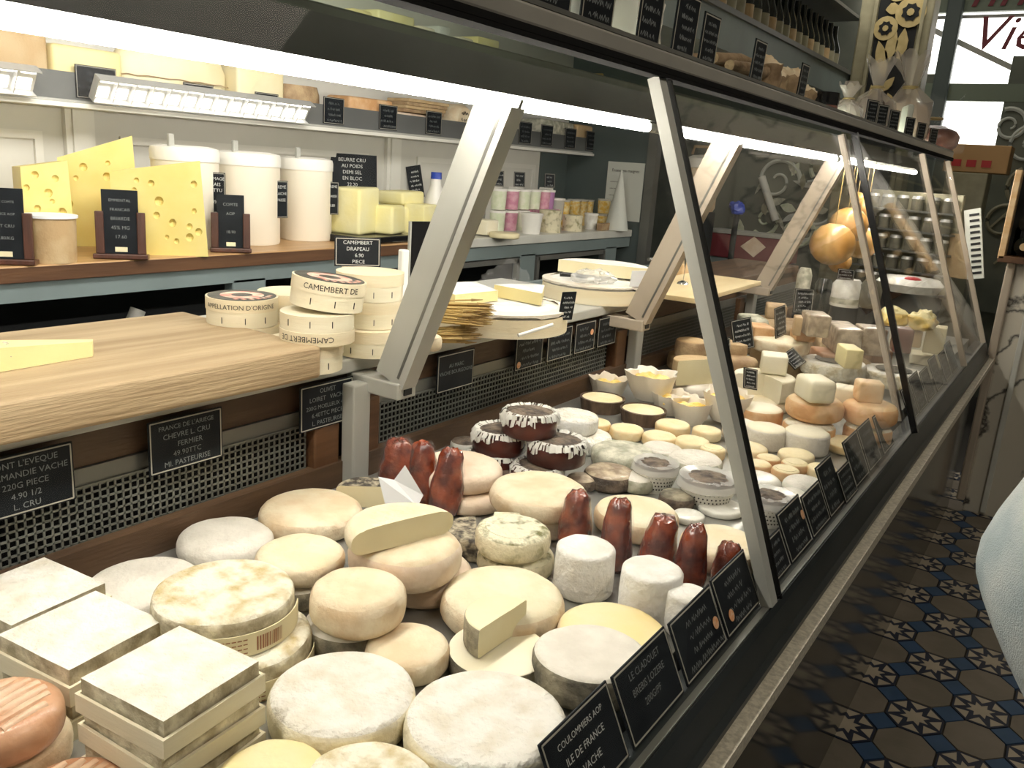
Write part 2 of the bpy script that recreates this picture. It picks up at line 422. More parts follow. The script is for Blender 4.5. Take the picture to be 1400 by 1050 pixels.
# ---- ceiling, walls
struct(put(MB().box((-.2, 2.4, 2.75), (6, 9, .04)), 'ceiling', 'wall_paint'))
wb = struct(put(MB().box((-2.48, 1.6, 1.35), (.06, 5.4, 2.7)), 'wall_back', 'wall_paint'))
for y0, y1 in ((.35, 1.27), (1.50, 2.56), (2.86, 3.80)):     # raised panel mouldings of the painted wall
    q = MB(); z0, z1 = .98, 1.235; x = -2.447
    for c, d in (((z0,), (y1 - y0, .022)), ((z1,), (y1 - y0, .022))):
        q.box((x, (y0 + y1) / 2, c[0]), (.012, d[0], d[1]))
    for y in (y0 + .011, y1 - .011): q.box((x, y, (z0 + z1) / 2), (.012, .022, z1 - z0 - .022))
    put(q, 'panel_moulding', 'wall_moulding', wb)
for y in (1.374, 2.70):
    q = MB().box((-2.442, y, 1.14), (.02, .085, .42)).box((-2.43, y, 1.14), (.012, .05, .42))
    put(q, 'pilaster', 'wall_moulding', wb)
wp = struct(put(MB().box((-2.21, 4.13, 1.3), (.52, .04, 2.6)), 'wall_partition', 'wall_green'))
put(MB().box((-2.447, 3.98, 1.14), (.012, .27, .46)), 'corner_shade_panel', 'wall_green', wb)  # shade at this end of the wall, put in as dark green
put(MB().box((-1.935, 4.13, 1.3), (.05, .06, 2.6)), 'corner_trim', 'alu_dark', wp)

# far end of the shop: painted mirrors, column, shop window
wf = struct(put(MB().box((.2, 6.06, 1.35), (7.2, .06, 2.7)), 'wall_far', 'mirror_green'))
struct(put(MB().box((3.2, 2, 1.35), (.06, 8, 2.7)), 'wall_right', 'wall_paint'))
struct(put(MB().box((0, -1.9, 1.35), (7, .06, 2.7)), 'wall_behind_camera', 'wall_paint'))
win = struct(put(MB().box((-.72, 6.02, 2.02), (.86, .02, 1.05)), 'window_1', 'window_sky'))
q = MB()
put(MB().box((-.72, 5.99, 1.845), (.86, .05, .10)), 'green_transom', 'window_green', win)
put(MB().box((-.72, 5.99, 2.36), (.86, .05, .12)), 'green_header', 'window_green', win)
put(MB().box((-.72, 5.99, 2.275), (.86, .02, .018)), 'glazing_bar', 'alu_dark', win)
put(MB().beam((-1.13, 6.0, 2.25), (-.45, 6.0, 1.93), .03, .03, side=(0, 1, 0)), 'roof_strut', 'alu', win)
V, F = text_geo('Vien', .27); x0 = min(v[0] for v in V); pw = on(1322, 68, 'Y', 5.97)
put(MB().add([(x - x0 + z * .3, y, z) for x, y, z in V], F), 'window_lettering', 'red_letter', win, pw)
V, F = text_geo('nn', .3)
put(MB().add([(x + z * .35, y, z) for x, y, z in V], F), 'window_lettering', 'red_letter', win, on(1362, 8, 'Y', 5.955))
# ================================================================== DISPLAY COUNTER
Y0, Y1 = -.55, 3.72
def gx(z): return -.256 - .369 * (z - .70)          # slope of the customer-side glass
dc = thing('display_counter', 'long refrigerated cheese counter with dark glossy front and slanted glass', 'display counter', (-.6, 1.5, 0))
o_ = Vector((-.6, 1.5, 0))
def dpart(mb, name, mats, smooth=False, parent=dc):
    return put(mb, name, mats, parent, -o_ if parent is dc else (0, 0, 0), smooth=smooth)
L = Y1 - Y0; YM = (Y0 + Y1) / 2
dpart(MB().box((-.645, YM, .675), (.67, L, .05)), 'deck', 'deck_steel')
dpart(MB().box((-.275, YM, .31), (.03, L, .62)), 'front_panel', 'front_gloss')
dpart(MB().box((-1.0, YM, .33), (.06, L, .62)), 'rear_panel', 'cabinet_paint')
dpart(MB().box((-.285, YM, .03), (.02, L, .06)), 'kick_plate', 'black')
# sill: a dark sloping profile from the stone strip up to the foot of the glass
prof = [(-.228, .643), (-.228, .652), (-.236, .656), (-.246, .690), (-.251, .699), (-.290, .699), (-.290, .640)]
q = MB(); n = len(prof)
q.add([(x, Y0, z) for x, z in prof] + [(x, Y1, z) for x, z in prof],
      [tuple(range(n)), tuple(range(2 * n - 1, n - 1, -1))] + [(k, (k + 1) % n, n + (k + 1) % n, n + k) for k in range(n)])
dpart(q, 'sill_rail', 'sill_dark')
dpart(MB().box((-.257, YM, .7002), (.008, L, .003)), 'glass_channel', 'alu_dark')
dpart(MB().box((-.222, YM, .632), (.026, L, .022)), 'stone_strip', 'stone_strip')
dpart(MB().box((-.250, YM, .600), (.028, L, .034)), 'under_moulding', 'black')
# rear wall of the cold well
dpart(MB().box((-.975, YM, .722), (.022, L, .044)), 'wood_lip', 'old_wood')
dpart(MB().box((-1.03, YM, .80), (.01, L, .22)), 'dark_cavity', 'void_dark')
dpart(MB().box((-.992, YM, .828), (.012, L, .028)), 'grey_strip', 'alu_dark')
dpart(MB().box((-1.0, YM, .866), (.02, L, .046)), 'wood_rail', 'old_wood')
for y0, y1 in ((Y0, .90), (1.075, 1.935), (2.16, 2.90), (3.06, Y1)):
    q = MB(); s = .0105
    k = 0
    while y0 + k * s <= y1:
        q.box((-.984, y0 + k * s, .780), (.002, .0028, .076)); k += 1
    for j in range(8): q.box((-.984, (y0 + y1) / 2, .745 + j * s), (.002, y1 - y0, .0028))
    g = dpart(q, 'wire_grille', 'wire'); g['kind'] = 'stuff'
for y in (.985, 2.045, 2.98):
    dpart(MB().bbox((-.985, y - .05, .77), (.03, .055, .14), .003), 'wood_divider', 'walnut')
    dpart(MB().bbox((-.985, y + .055, .77), (.03, .04, .14), .003), 'wood_divider', 'walnut')
    dpart(MB().bbox((-.955, y, .79), (.028, .040, .18), .003), 'upright', 'alu')
# slanted posts between the panes
GB = .701
def gpost(y, mats, w=.020, d=.016, dxs=0):
    return MB().beam((gx(GB) + dxs, y, GB), (gx(1.368) + dxs, y, 1.368), w, d, side=(0, 1, 0))
dpart(gpost(1.055, 0, .022), 'glass_post', 'alu')
dpart(gpost(1.080, 0, .004, .012, .004), 'glass_edge', 'black_gloss')
dpart(gpost(2.20, 0, .024, .014, -.040), 'glass_post', 'alu_warm')
dpart(gpost(2.11, 0, .012, .014, .010), 'glass_edge', 'black_gloss')
dpart(gpost(3.10, 0, .022), 'glass_post', 'alu_warm')
dpart(gpost(3.68, 0, .018), 'glass_post', 'alu_warm')
dpart(gpost(-.03, 0, .022), 'glass_post', 'alu')
for k, (y0, y1) in enumerate(((-.02, 1.044), (1.086, 2.10), (2.17, 3.09), (3.112, 3.67))):
    t_ = .004
    q = MB(); V = []
    for dxx in (0, -t_):
        V += [(gx(GB) + dxx, y0, GB), (gx(GB) + dxx, y1, GB), (gx(1.372) + dxx, y1, 1.372), (gx(1.372) + dxx, y0, 1.372)]
    q.add(V, [(0, 1, 2, 3), (7, 6, 5, 4), (0, 4, 5, 1), (1, 5, 6, 2), (2, 6, 7, 3), (3, 7, 4, 0)])
    dpart(q, 'glass_pane', 'pane_clean' if k == 0 else 'pane')
# top rail (aluminium nose with dark grooves) and the glass ledge that carries goods
XT = gx(1.375)
dpart(MB().bbox((XT - .004, YM, 1.391), (.034, L, .020), .003), 'top_rail', 'rail_metal')
dpart(MB().box((XT + .006, YM, 1.3775), (.020, L, .007)), 'rail_groove', 'matte_black')
dpart(MB().box((XT + .004, YM, 1.371), (.024, L, .005)), 'rail_lip', 'matte_black')
dpart(MB().box((XT - .004, YM, 1.404), (.030, L, .005)), 'rail_groove', 'alu_dark')
dpart(MB().box((XT - .135, YM, 1.400), (.232, L, .010)), 'glass_ledge', 'glass_shelf')
dpart(MB().box((XT - .26, YM, 1.400), (.02, L, .014)), 'ledge_rail', 'alu_dark')

# ---- canopy with fluorescent tubes
cn = thing('lamp_canopy', 'dark grey light canopy running under the glass ledge', 'lamp canopy', (-.72, 1.5, 1.34))
co = Vector((-.72, 1.5, 1.34))
prof = [(-.712, 1.334), (-.695, 1.340), (-.692, 1.384), (-.745, 1.384), (-.79, 1.350), (-.79, 1.340)]
n = len(prof); q = MB()
q.add([(x, Y0, z) for x, z in prof] + [(x, 4.3, z) for x, z in prof],
      [tuple(range(n)), tuple(range(2 * n - 1, n - 1, -1))] + [(k, (k + 1) % n, n + (k + 1) % n, n + k) for k in range(n)])
put(q, 'housing', 'canopy_grey', cn, -co)
for y0, y1 in ((-.5, 1.46), (1.52, 2.82), (2.86, 4.25)):
    tb = put(MB().tube([(-.704, y0, 1.329), (-.704, y1, 1.329)], .0085, 12), 'fluorescent_tube', 'tube_light', cn, -co, smooth=True)
    for y in (y0 - .012, y1 + .012):
        put(MB().tube([(0, -.012, 0), (0, .012, 0)], .009, 12), 'tube_cap', 'alu', tb, (-.704, y, 1.329), smooth=True)

# ---- seller-side shelf on arms with slanted struts up to the canopy
sh = thing('rear_shelf', 'grey painted shelf carrying the cutting board and camembert boxes', 'shelf', (-1.2, 1.5, .9))
so = Vector((-1.2, 1.5, .9))
put(MB().bbox((-1.20, .76, .903), (.45, 2.62, .024), .003), 'shelf_top', 'shelf_paint', sh, -so)
put(MB().bbox((-1.11, 2.85, .903), (.27, 1.50, .024), .003), 'shelf_top', 'old_wood', sh, -so)
put(MB().box((-1.41, 1.6, .86), (.02, 4.2, .07)), 'rear_rail', 'cabinet_paint', sh, -so)
for y, mt in ((1.02, 'alu'), (1.93, 'alu_warm'), (2.93, 'alu_warm')):
    put(MB().bbox((-1.115, y, .876), (.48, .045, .028), .003), 'arm', mt, sh, -so)
    b = put(MB().beam((-.900, y, .892), (-.720, y, 1.335), .034, .062, side=(0, 1, 0)), 'slanted_strut', mt, sh, -so)
    put(MB().beam((-.881, y - .0172, .898), (-.701, y - .0172, 1.335), .001, .005, side=(0, 1, 0)), 'strut_groove', 'alu_dark', b)
    put(MB().beam((-.8685, y + .004, .900), (-.6885, y + .004, 1.335), .008, .002, side=(0, 1, 0)), 'strut_groove', 'alu_dark', b)
    put(MB().box((-.874, y, .876), (.004, .018, .014)), 'arm_socket', 'black', sh, -so)
# ================================================================== CHEESE BUILDERS
def wheel_prof(r, h, rnd, bulge, dome):
    e = min(rnd * .8, .36) * h; ex = min(e * 1.05, r * .4); p = [(0, 0), (r * .5, 0), (r - ex, 0)]
    def sw(x, z): return x + bulge * r * math.sin(math.pi * min(1, max(0, z / h)))
    for k in range(1, 6): a = k * math.pi / 10; z = e - e * math.cos(a); p.append((sw(r - ex + ex * math.sin(a), z), z))
    p.append((sw(r, h * .5), h * .5))
    for k in range(0, 5): a = k * math.pi / 10; z = h - e + e * math.sin(a); p.append((sw(r - ex + ex * math.cos(a), z), z))
    p += [(r - ex, h), (r * .75 if r * .75 < r - ex else (r - ex) * .8, h + dome * .45), (r * .4, h + dome * .85), (0, h + dome)]
    idx = [0] * 11 + [1] * (len(p) - 12)
    return p, idx
def wob(V, r, amt, seed, zamt=.5):
    out = []
    for x, y, z in V:
        d = noise.noise(Vector((x / r * 1.1 + seed * 3.1, y / r * 1.1, z / r * 1.1 + seed)))
        d2 = noise.noise(Vector((x / r * 3 - seed, y / r * 3, z / r * 3)))
        d3 = noise.noise(Vector((x / r * 7 + seed, y / r * 7, z / r * 7)))
        f = 1 + amt * (d + .5 * d2 + .28 * d3)
        zz = z * (1 + amt * zamt * d2) + (amt * zamt * r * noise.noise(Vector((x / r * 1.5, y / r * 1.5, seed))) if z > 1e-4 else 0)
        out.append((x * f, y * f, zz))
    return out
_sd = [0]
def wheel_mb(r, h, rnd=.35, bulge=.03, dome=.002, amt=.03, seg=44):
    _sd[0] += 1.37
    p, idx = wheel_prof(r, h, rnd, bulge, dome)
    q = MB().lathe(p, seg, idx=idx); q.V = wob(q.V, r, amt, _sd[0])
    return q
def wedge_mb(r, h, a0, a1, rnd=.2, bulge=.02, dome=0, amt=.015, seg=22):
    """sector of a wheel: 0 rind side, 1 rind top, 2 cut paste"""
    _sd[0] += 1.37
    p, idx = wheel_prof(r, h, rnd, bulge, dome); n = len(p); q = MB(); V = []
    for k in range(seg + 1):
        a = R(a0 + (a1 - a0) * k / seg); V += [(x * math.cos(a), x * math.sin(a), z) for x, z in p]
    V = wob(V, r, amt, _sd[0])
    F = []; I = []
    for k in range(seg):
        for j in range(n - 1):
            F.append((k * n + j, (k + 1) * n + j, (k + 1) * n + j + 1, k * n + j + 1)); I.append(idx[j])
    F.append(tuple(range(n))); I.append(2); F.append(tuple(seg * n + j for j in range(n - 1, -1, -1))); I.append(2)
    q.add(V, F); q.I = I
    bm_V = q.V
    return q
ROUNDS = []
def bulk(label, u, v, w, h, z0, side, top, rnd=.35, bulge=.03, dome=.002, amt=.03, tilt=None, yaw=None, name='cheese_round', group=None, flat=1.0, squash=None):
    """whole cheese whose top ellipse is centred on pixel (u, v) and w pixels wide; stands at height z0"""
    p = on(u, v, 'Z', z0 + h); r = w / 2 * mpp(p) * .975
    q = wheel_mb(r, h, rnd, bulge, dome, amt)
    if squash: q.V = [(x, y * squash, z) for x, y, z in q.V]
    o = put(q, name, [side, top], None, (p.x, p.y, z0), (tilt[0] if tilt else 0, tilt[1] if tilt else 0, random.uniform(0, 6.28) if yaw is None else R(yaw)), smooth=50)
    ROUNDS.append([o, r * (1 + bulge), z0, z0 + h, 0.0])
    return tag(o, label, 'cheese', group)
def settle():
    """nudge cheeses standing at the same height apart until they only touch"""
    for it in range(30):
        for i, a in enumerate(ROUNDS):
            for b in ROUNDS[i + 1:]:
                if min(a[3], b[3]) - max(a[2], b[2]) < .004: continue
                d = Vector((b[0].location.x - a[0].location.x, b[0].location.y - a[0].location.y, 0)); l = d.length
                ov = a[1] + b[1] - l
                if ov <= 0 or l < .01: continue
                n = d / l; s = min(ov * .5, .004) * .5
                for q, sg in ((a, -1), (b, 1)):
                    if q[4] + s <= .006 and 'cylinder' not in q[0].name: q[0].location += n * (sg * s); q[4] += s
    for i, a in enumerate(ROUNDS):                  # what still overlaps is made a little smaller
        for b in ROUNDS[i + 1:]:
            if min(a[3], b[3]) - max(a[2], b[2]) < .004: continue
            l = math.hypot(b[0].location.x - a[0].location.x, b[0].location.y - a[0].location.y); ov = a[1] + b[1] - l
            if ov <= 0 or l < .01: continue
            k = 1 - ov / (a[1] + b[1])
            for q in (a, b):
                f = max(.955, q[0].scale.x * k); q[1] *= f / q[0].scale.x; q[0].scale.x = q[0].scale.y = f
def sector(label, u, v, r, h, z0, a0, a1, side, top, paste, rnd=.2, tilt=(0, 0), name='cheese_wedge', bulge=.02, dome=0):
    """cut wedge or half: (u, v) is the pixel of the wheel centre (apex of the cut) on its top"""
    p = on(u, v, 'Z', z0 + h)
    o = put(wedge_mb(r, h, a0, a1, rnd, bulge, dome), name, [side, top, paste], None, (p.x, p.y, z0), (tilt[0], tilt[1], 0), smooth=40)
    return tag(o, label, 'cheese')
def block(label, u, v, d, z0, mats, yaw=0, rnd=.004, name='cheese_block', cat='cheese', tilt=(0, 0), group=None):
    """rounded block; (u, v) = pixel of the centre of its top face"""
    p = on(u, v, 'Z', z0 + d[2])
    q = MB().bbox((0, 0, d[2] / 2), d, rnd, seg=3)
    _sd[0] += 1.1; q.V = wob(q.V, max(d), .03, _sd[0])
    o = put(q, name, mats, None, (p.x, p.y, z0), (tilt[0], tilt[1], R(yaw)), smooth=40)
    return tag(o, label, cat, group)

# ================================================================== CHEESES ON THE DECK, near end first
# square cheeses in wooden trays
def square_unit(label, cx, cy, z0, s, h, yaw, group=None):
    t = thing('square_cheese', label, 'cheese', (cx, cy, z0), (0, 0, R(yaw)), group)
    th = h * .56
    tr = MB()
    for sx, sy, dx_, dy_ in ((0, 1, s + .006, .003), (0, -1, s + .006, .003), (1, 0, .003, s), (-1, 0, .003, s)):
        tr.box((sx * (s / 2 + .0015), sy * (s / 2 + .0015), th / 2), (dx_, dy_, th))
    tr.box((0, 0, .001), (s, s, .002))
    put(tr, 'wooden_tray', 'poplar_pale', t)
    q = MB(); bm = bmesh.new(); bmesh.ops.create_cube(bm, size=1)
    bmesh.ops.subdivide_edges(bm, edges=bm.edges[:], cuts=5, use_grid_fill=True)
    for v in bm.verts: v.co = Vector((v.co.x * (s - .002), v.co.y * (s - .002), (v.co.z + .5) * (h - .002) + .002))
    bm.verts.index_update(); V = [tuple(v.co) for v in bm.verts]; F = [tuple(v.index for v in f.verts) for f in bm.faces]; bm.free()
    _sd[0] += 1; q.add(wob(V, s * .5, .016, _sd[0]), F)
    q.I = [1 if min(V[a][2] for a in f) > h - .003 else 0 for f in F]
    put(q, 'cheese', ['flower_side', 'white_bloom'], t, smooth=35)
    return t
pb = [on(95, 920, 'Z', .772), on(230, 848, 'Z', .772), on(130, 805, 'Z', .772)]
cb = (pb[0] + pb[2]) / 2; sb = .108; yb = math.degrees(math.atan2(pb[1].y - pb[0].y, pb[1].x - pb[0].x)) - 90
for k in range(2):
    square_unit(['square bloomy cheese at the bottom of the stack against the ridged brown wheel', 'square cheese topping the stack between the ridged brown wheel and the far square stack'][k], cb.x, cb.y, DECK + k * .036, sb, .036, yb)
pa = [on(218, 985, 'Z', .796), on(352, 900, 'Z', .796), on(250, 857, 'Z', .796), on(115, 932, 'Z', .796)]
ca = (pa[0] + pa[2]) / 2; ya = math.degrees(math.atan2(pa[1].y - pa[0].y, pa[1].x - pa[0].x)) - 90
for k in range(3):
    square_unit(['square cheese lowest in the three-high stack beside the large white wheel', 'square cheese in the middle of the three-high stack', 'square cheese with clean white top, topmost of the three-high stack'][k], ca.x, ca.y, DECK + k * .032, .106, .032, ya + (2, -2, 0)[k])
ccx, ccy = cb.x - .113, cb.y + .004
for k in range(2):
    square_unit(['square cheese under the one nearest the wire grille', 'square ribbed-top cheese nearest the wire grille'][k], ccx, ccy, DECK + k * .036, sb, .036, yb)

# ridged washed-rind wheels in the near corner
def ridged(label, u, v, w, h, z0):
    p = on(u, v, 'Z', z0 + h); r = w / 2 * mpp(p)
    t = thing('ridged_cheese', label, 'cheese', (p.x, p.y, z0), (0, 0, R(10)))
    put(wheel_mb(r, h, .5, .05, -.004, .02), 'rind', ['red_washed', 'red_washed'], t, smooth=50)
    rid = MB()
    for k in range(-3, 4):
        l = math.sqrt(max(0, (r * .78) ** 2 - (k * r * .22) ** 2))
        rid.tube([(k * r * .22, -l, h - .003), (k * r * .22, -l * .5, h - .002), (k * r * .22, l * .5, h - .002), (k * r * .22, l, h - .003)], r * .095, 8)
    put(rid, 'ridges', 'red_washed_ridge', t, smooth=True)
tag(put(wheel_mb(.053, .032, .3), 'cheese_round', ['pale_rind_side', 'pale_rind'], None, (on(-2, 962, 'Z', .765).x, on(-2, 962, 'Z', .765).y, DECK), smooth=50), 'pale cheese under the ridged reddish wheel', 'cheese')
ridged('reddish washed-rind wheel with ridged top on a pale cheese', -2, 962, 152, .038, DECK + .033)
ridged('ridged reddish wheel lying on the deck before the three-high square stack', 96, 1078, 150, .030, DECK)

# round cheese with printed paper band and barcode, on a second one
def banded(label, u, v, w, h, z0, band, bar):
    p = on(u, v, 'Z', z0 + h); r = w / 2 * mpp(p)
    t = thing('banded_cheese', label, 'cheese', (p.x, p.y, z0))
    put(wheel_mb(r, h, .25, .015, .001, .035), 'cheese', ['flower_side', 'flower_rind'], t, smooth=50)
    a0, a1 = -75, 45
    q = MB(); n = 30; V = []; rb = r * 1.035
    for k in range(n + 1):
        a = R(a0 + (a1 - a0) * k / n)
        for rr in (rb, rb + .0012):
            for z in (h * .02, h * band): V.append((rr * math.cos(a), rr * math.sin(a), z))
    F = []
    for k in range(n):
        b = 4 * k
        F += [(b + 2, b + 6, b + 7, b + 3), (b, b + 1, b + 5, b + 4), (b + 1, b + 3, b + 7, b + 5), (b, b + 4, b + 6, b + 2)]
    q.add(V, F); bn = put(q, 'paper_band', 'label_cream', t, smooth=True)
    pr = MB()
    def strip(a, da, z0_, z1_):
        V = []
        for aa in (a, a + da):
            for z in (z0_, z1_): V.append(((rb + .0016) * math.cos(R(aa)), (rb + .0016) * math.sin(R(aa)), z))
        pr.add(V, [(0, 2, 3, 1)])
    if bar:
        rr_ = random.Random(5); a = -14
        while a < 9:
            d = rr_.choice((.5, .9, 1.3)); strip(a, d, h * .12, h * (band - .12)); a += d + rr_.choice((.6, 1.0))
    for j in range(4):
        for k in range(9): strip(-58 + k * 4.2, 3.2, h * (band - .12 - .12 * j) - .0012, h * (band - .12 - .12 * j))
    put(pr, 'band_print', 'ink_brown', bn)
    return t
banded('round yellow-flecked cheese with paper band lying under the barcoded one', 330, 862, 186, .040, DECK, .55, False)
banded('round yellow-flecked cheese with a printed band and barcode, on another', 307, 803, 186, .042, DECK + .041, .62, True)
bulk('flat greyish-white disc between square stack and wire grille', 198, 792, 150, .030, DECK, 'grey_rind', 'grey_rind', .3, amt=.02)
bulk('dusty grey-white rounded cheese in front of the wood lip', 310, 727, 126, .034, DECK, 'grey_rind', 'grey_rind', .5, .05)
bulk('dark-rinded cheese under the small pale round by the barcoded cheese', 407, 782, 118, .030, DECK, 'grey_mould', 'grey_rind')
bulk('small pale yellow round on a dark-rinded cheese', 412, 751, 119, .030, DECK + .031, 'pale_rind_side', 'cream_rind', .5, .04)
bulk('broad pale yellow round below the wooden divider', 424, 690, 138, .036, DECK, 'pale_rind_side', 'pale_rind', .45, .04)
# big tomme with a half on top
bulk('pinkish cheese beneath the big smooth tomme', 585, 775, 140, .032, DECK, 'pink_rind', 'pink_rind')
bulk('big smooth rounded tomme carrying a half-moon cheese', 555, 735, 160, .050, DECK + .033, 'pink_rind', 'pale_rind', .5, .05, .003, .05)
sector('half-moon of pale cheese with smooth cut face on the big tomme', 554, 714, .070, .030, DECK + .085, 74, 252, 'pale_rind', 'cream_rind', 'paste_ivory', .5, bulge=.05, dome=.004)
bulk('dark mottled cheese under the tan-spotted round', 482, 845, 128, .032, DECK, 'grey_mould', 'grey_rind', .4)
bulk('thick pale round with a tan spot on its side', 494, 795, 136, .046, DECK + .033, 'pale_rind_side', 'pale_rind', .42, .04)
bulk('yellowish cheese wedged behind the two large white wheels', 557, 876, 122, .034, DECK, 'pale_rind_side', 'pale_rind', .5, .03)
bulk('large chalk-white wheel next to the three-high square stack', 472, 941, 212, .038, DECK, 'white_bloom_side', 'white_bloom', .35, .02, .001, .02)
bulk('largest chalk-white wheel touching the slate tag of the sill', 661, 974, 236, .040, DECK, 'white_bloom_side', 'white_bloom', .35, .02, .001, .02)
bulk('yellow mottled wheel before the three-high square stack', 378, 1052, 165, .034, DECK, 'yellow_wax', 'yellow_wax', .4)
bulk('golden crusty wheel before the two large white wheels', 500, 1068, 212, .036, DECK, 'yellow_wax', 'flower_rind', .4)
bulk('ivory wheel behind the cut ash-rind wedge', 685, 806, 178, .042, DECK, 'pale_rind_side', 'cream_rind', .5, .03)
# cut ash-rind cheese
bulk('ash-rind cheese cut to a white disc under the half', 679, 886, 146, .024, DECK, 'grey_mould', 'paste_white', .1, .01, 0, .01)
sector('ash-rind half with ivory cut face on a white disc', 689, 840, .044, .036, DECK + .025, 88, 268, 'grey_mould', 'paste_ivory', 'paste_ivory', .1)
bulk('yellow wheel behind the grey-sided thick wheel', 836, 856, 160, .034, DECK, 'pale_rind_side', 'yellow_wax', .4)
bulk('thick wheel with dark grey side leaning on a yellow wheel', 806, 888, 170, .040, DECK + .002, 'grey_mould', 'grey_rind', .25, .02, .001, .02, tilt=(R(-2), R(-3)), yaw=0)
# white goat cylinders
for u, v, w, h, lb in ((802, 746, 84, .066, 'white goat cheese cylinder beside the ivory wheel'), (893, 776, 90, .066, 'white goat cheese cylinder standing between two others'), (941, 808, 60, .056, 'white goat cheese cylinder half hidden by slate tags')):
    bulk(lb, u, v, w, h, DECK, 'chalk_white', 'chalk_white', .12, .015, .001, .03, name='goat_cheese_cylinder')
# herbed cheeses
bulk('herb-crusted round lying under another herbed round', 706, 752, 106, .032, DECK, 'herb_side', 'herb_top', .4)
bulk('herb-crusted round on top of another herbed round', 701, 722, 104, .036, DECK + .033, 'herb_side', 'herb_top', .4, .03, .002, .04)
sector('herb-crusted quarter standing behind the herbed rounds', 676, 700, .040, .060, DECK, -60, 40, 'herb_side', 'herb_side', 'herb_top', .15)
sector('peppercorn-coated half cheese beside the big tomme', 652, 722, .046, .034, DECK, 130, 312, 'pepper_crust', 'pepper_crust', 'paste_ivory', .2)
sector('peppercorn-coated half cheese at the foot of the upright', 500, 665, .046, .036, DECK, 40, 220, 'pepper_crust', 'pepper_crust', 'paste_ivory', .2)
# stacked pale discs
bulk('flat pale disc under a like one beside the wrapped smoked cheeses', 642, 662, 118, .030, DECK, 'pink_rind', 'pink_rind', .5)
bulk('flat pale disc lying on a like one beside the wrapped smoked cheeses', 628, 632, 120, .034, DECK + .031, 'pink_rind', 'pink_rind', .5, .03)
bulk('pale cheese under the broad round near the tarts', 745, 690, 122, .032, DECK, 'pink_rind', 'pale_rind')
bulk('broad pale round in front of the lace-topped tarts', 738, 664, 134, .036, DECK + .033, 'pale_rind_side', 'pale_rind', .45, .03)
bulk('pale round behind the three red smoked cheeses', 872, 694, 116, .038, DECK, 'pale_rind_side', 'cream_rind', .45)
bulk('pale round between the slanted post and the red smoked cheeses', 988, 736, 116, .036, DECK, 'pale_rind_side', 'cream_rind', .45)

# smoked cheeses in red-brown skin and cling film (pear shaped)
def smoked(label, u, vt, vb, w, lean=(0, 0)):
    p = on(u, vb, 'Z', DECK); k = mpp(p); r = w / 2 * k; h = (vb - vt) * k / .86
    t = thing('smoked_cheese', label, 'cheese', (p.x, p.y, DECK), (R(lean[0]), R(lean[1]), random.uniform(0, 6)))
    prof = [(0, 0), (r * .6, 0), (r * .95, h * .08), (r, h * .25), (r * .93, h * .45), (r * .83, h * .68), (r * .72, h * .86), (r * .60, h * .95), (r * .32, h), (0, h)]
    q = MB().lathe(prof, 28); _sd[0] += 1.3; q.V = wob(q.V, r, .14, _sd[0]); put(q, 'skin', 'sausage_skin', t, smooth=60)
    q = MB().lathe([(a * 1.05 + .0006, z * 1.01) for a, z in prof], 18); q.V = wob(q.V, r, .16, _sd[0] + 5); put(q, 'cling_film', 'clear_wrap', t, smooth=30)
for a in (('red smoked cheese in film behind the first white cylinder', 784, 676, 752, 47), ('tall red smoked cheese in film between the first two white cylinders', 838, 690, 778, 46),
          ('red smoked cheese with cloudy film behind the second white cylinder', 892, 708, 786, 52), ('red smoked cheese in film behind the third white cylinder', 938, 724, 806, 46),
          ('red smoked cheese in film half hidden by the slate tags', 990, 746, 800, 42),
          ('red smoked cheese in film lying by the wood divider', 540, 606, 668, 50), ('dark red smoked cheese in film behind the folded white paper', 580, 612, 690, 44), ('shiny red smoked cheese in film at the edge of the stacked flat discs', 606, 622, 704, 46)):
    smoked(*a, lean=(random.uniform(-5, 5), random.uniform(-5, 5)))
# folded blank paper
p = on(548, 690, 'Z', DECK + .03)
q = MB().add([(-.024, 0, .0), (.026, 0, -.002), (.034, .01, .012), (.004, .018, .058), (-.012, .016, .034), (-.036, .012, .040)], [(0, 1, 2, 3, 4, 5)])
q.add([(x, y + .0008, z) for x, y, z in q.V[:6]], [(5, 4, 3, 2, 1, 0)])
tag(put(q, 'folded_paper', 'paper_white', None, p, (0, 0, R(40))), 'blank folded white paper among the smoked cheeses', 'paper')

# lace-topped tarts
def doily_mb(r, h, n=15, seed=0):
    """frilled lace paper draped unevenly over the rim"""
    q = MB(); rr = random.Random(seed); V = []; F = []; m_ = n * 8
    for k in range(m_):
        a = 2 * math.pi * k / m_; sc = abs(math.sin(a * n / 2)); f = .5 + .5 * math.sin(3 * a + seed) ; g = rr.uniform(.93, 1.07)
        inner = .74 + .10 * math.sin(2 * a + seed * 1.7) + .05 * rr.random()
        for rad, z in ((r * inner, h + .004), (r * .88 * g, h + .007 * g), (r * .97, h + .005 * g), (r * 1.06 * g, h - .001 - .004 * f), (r * (1.07 + .03 * sc), h - .005 - .006 * sc - .010 * f)):
            V.append((rad * math.cos(a), rad * math.sin(a), z))
    a0_ = seed * .7
    for k in range(m_):
        k2 = (k + 1) % m_
        for j in range(4):
            if (j == 3 and k % 4 == 2) or (j < 3 and rr.random() < .22) or (j == 3 and math.sin(2 * a0_ + seed + k * 12.566 / m_) < -.55): continue         # punched holes of the lace
            F.append((k * 5 + j, k2 * 5 + j, k2 * 5 + j + 1, k * 5 + j + 1))
    return q.add(V, F)
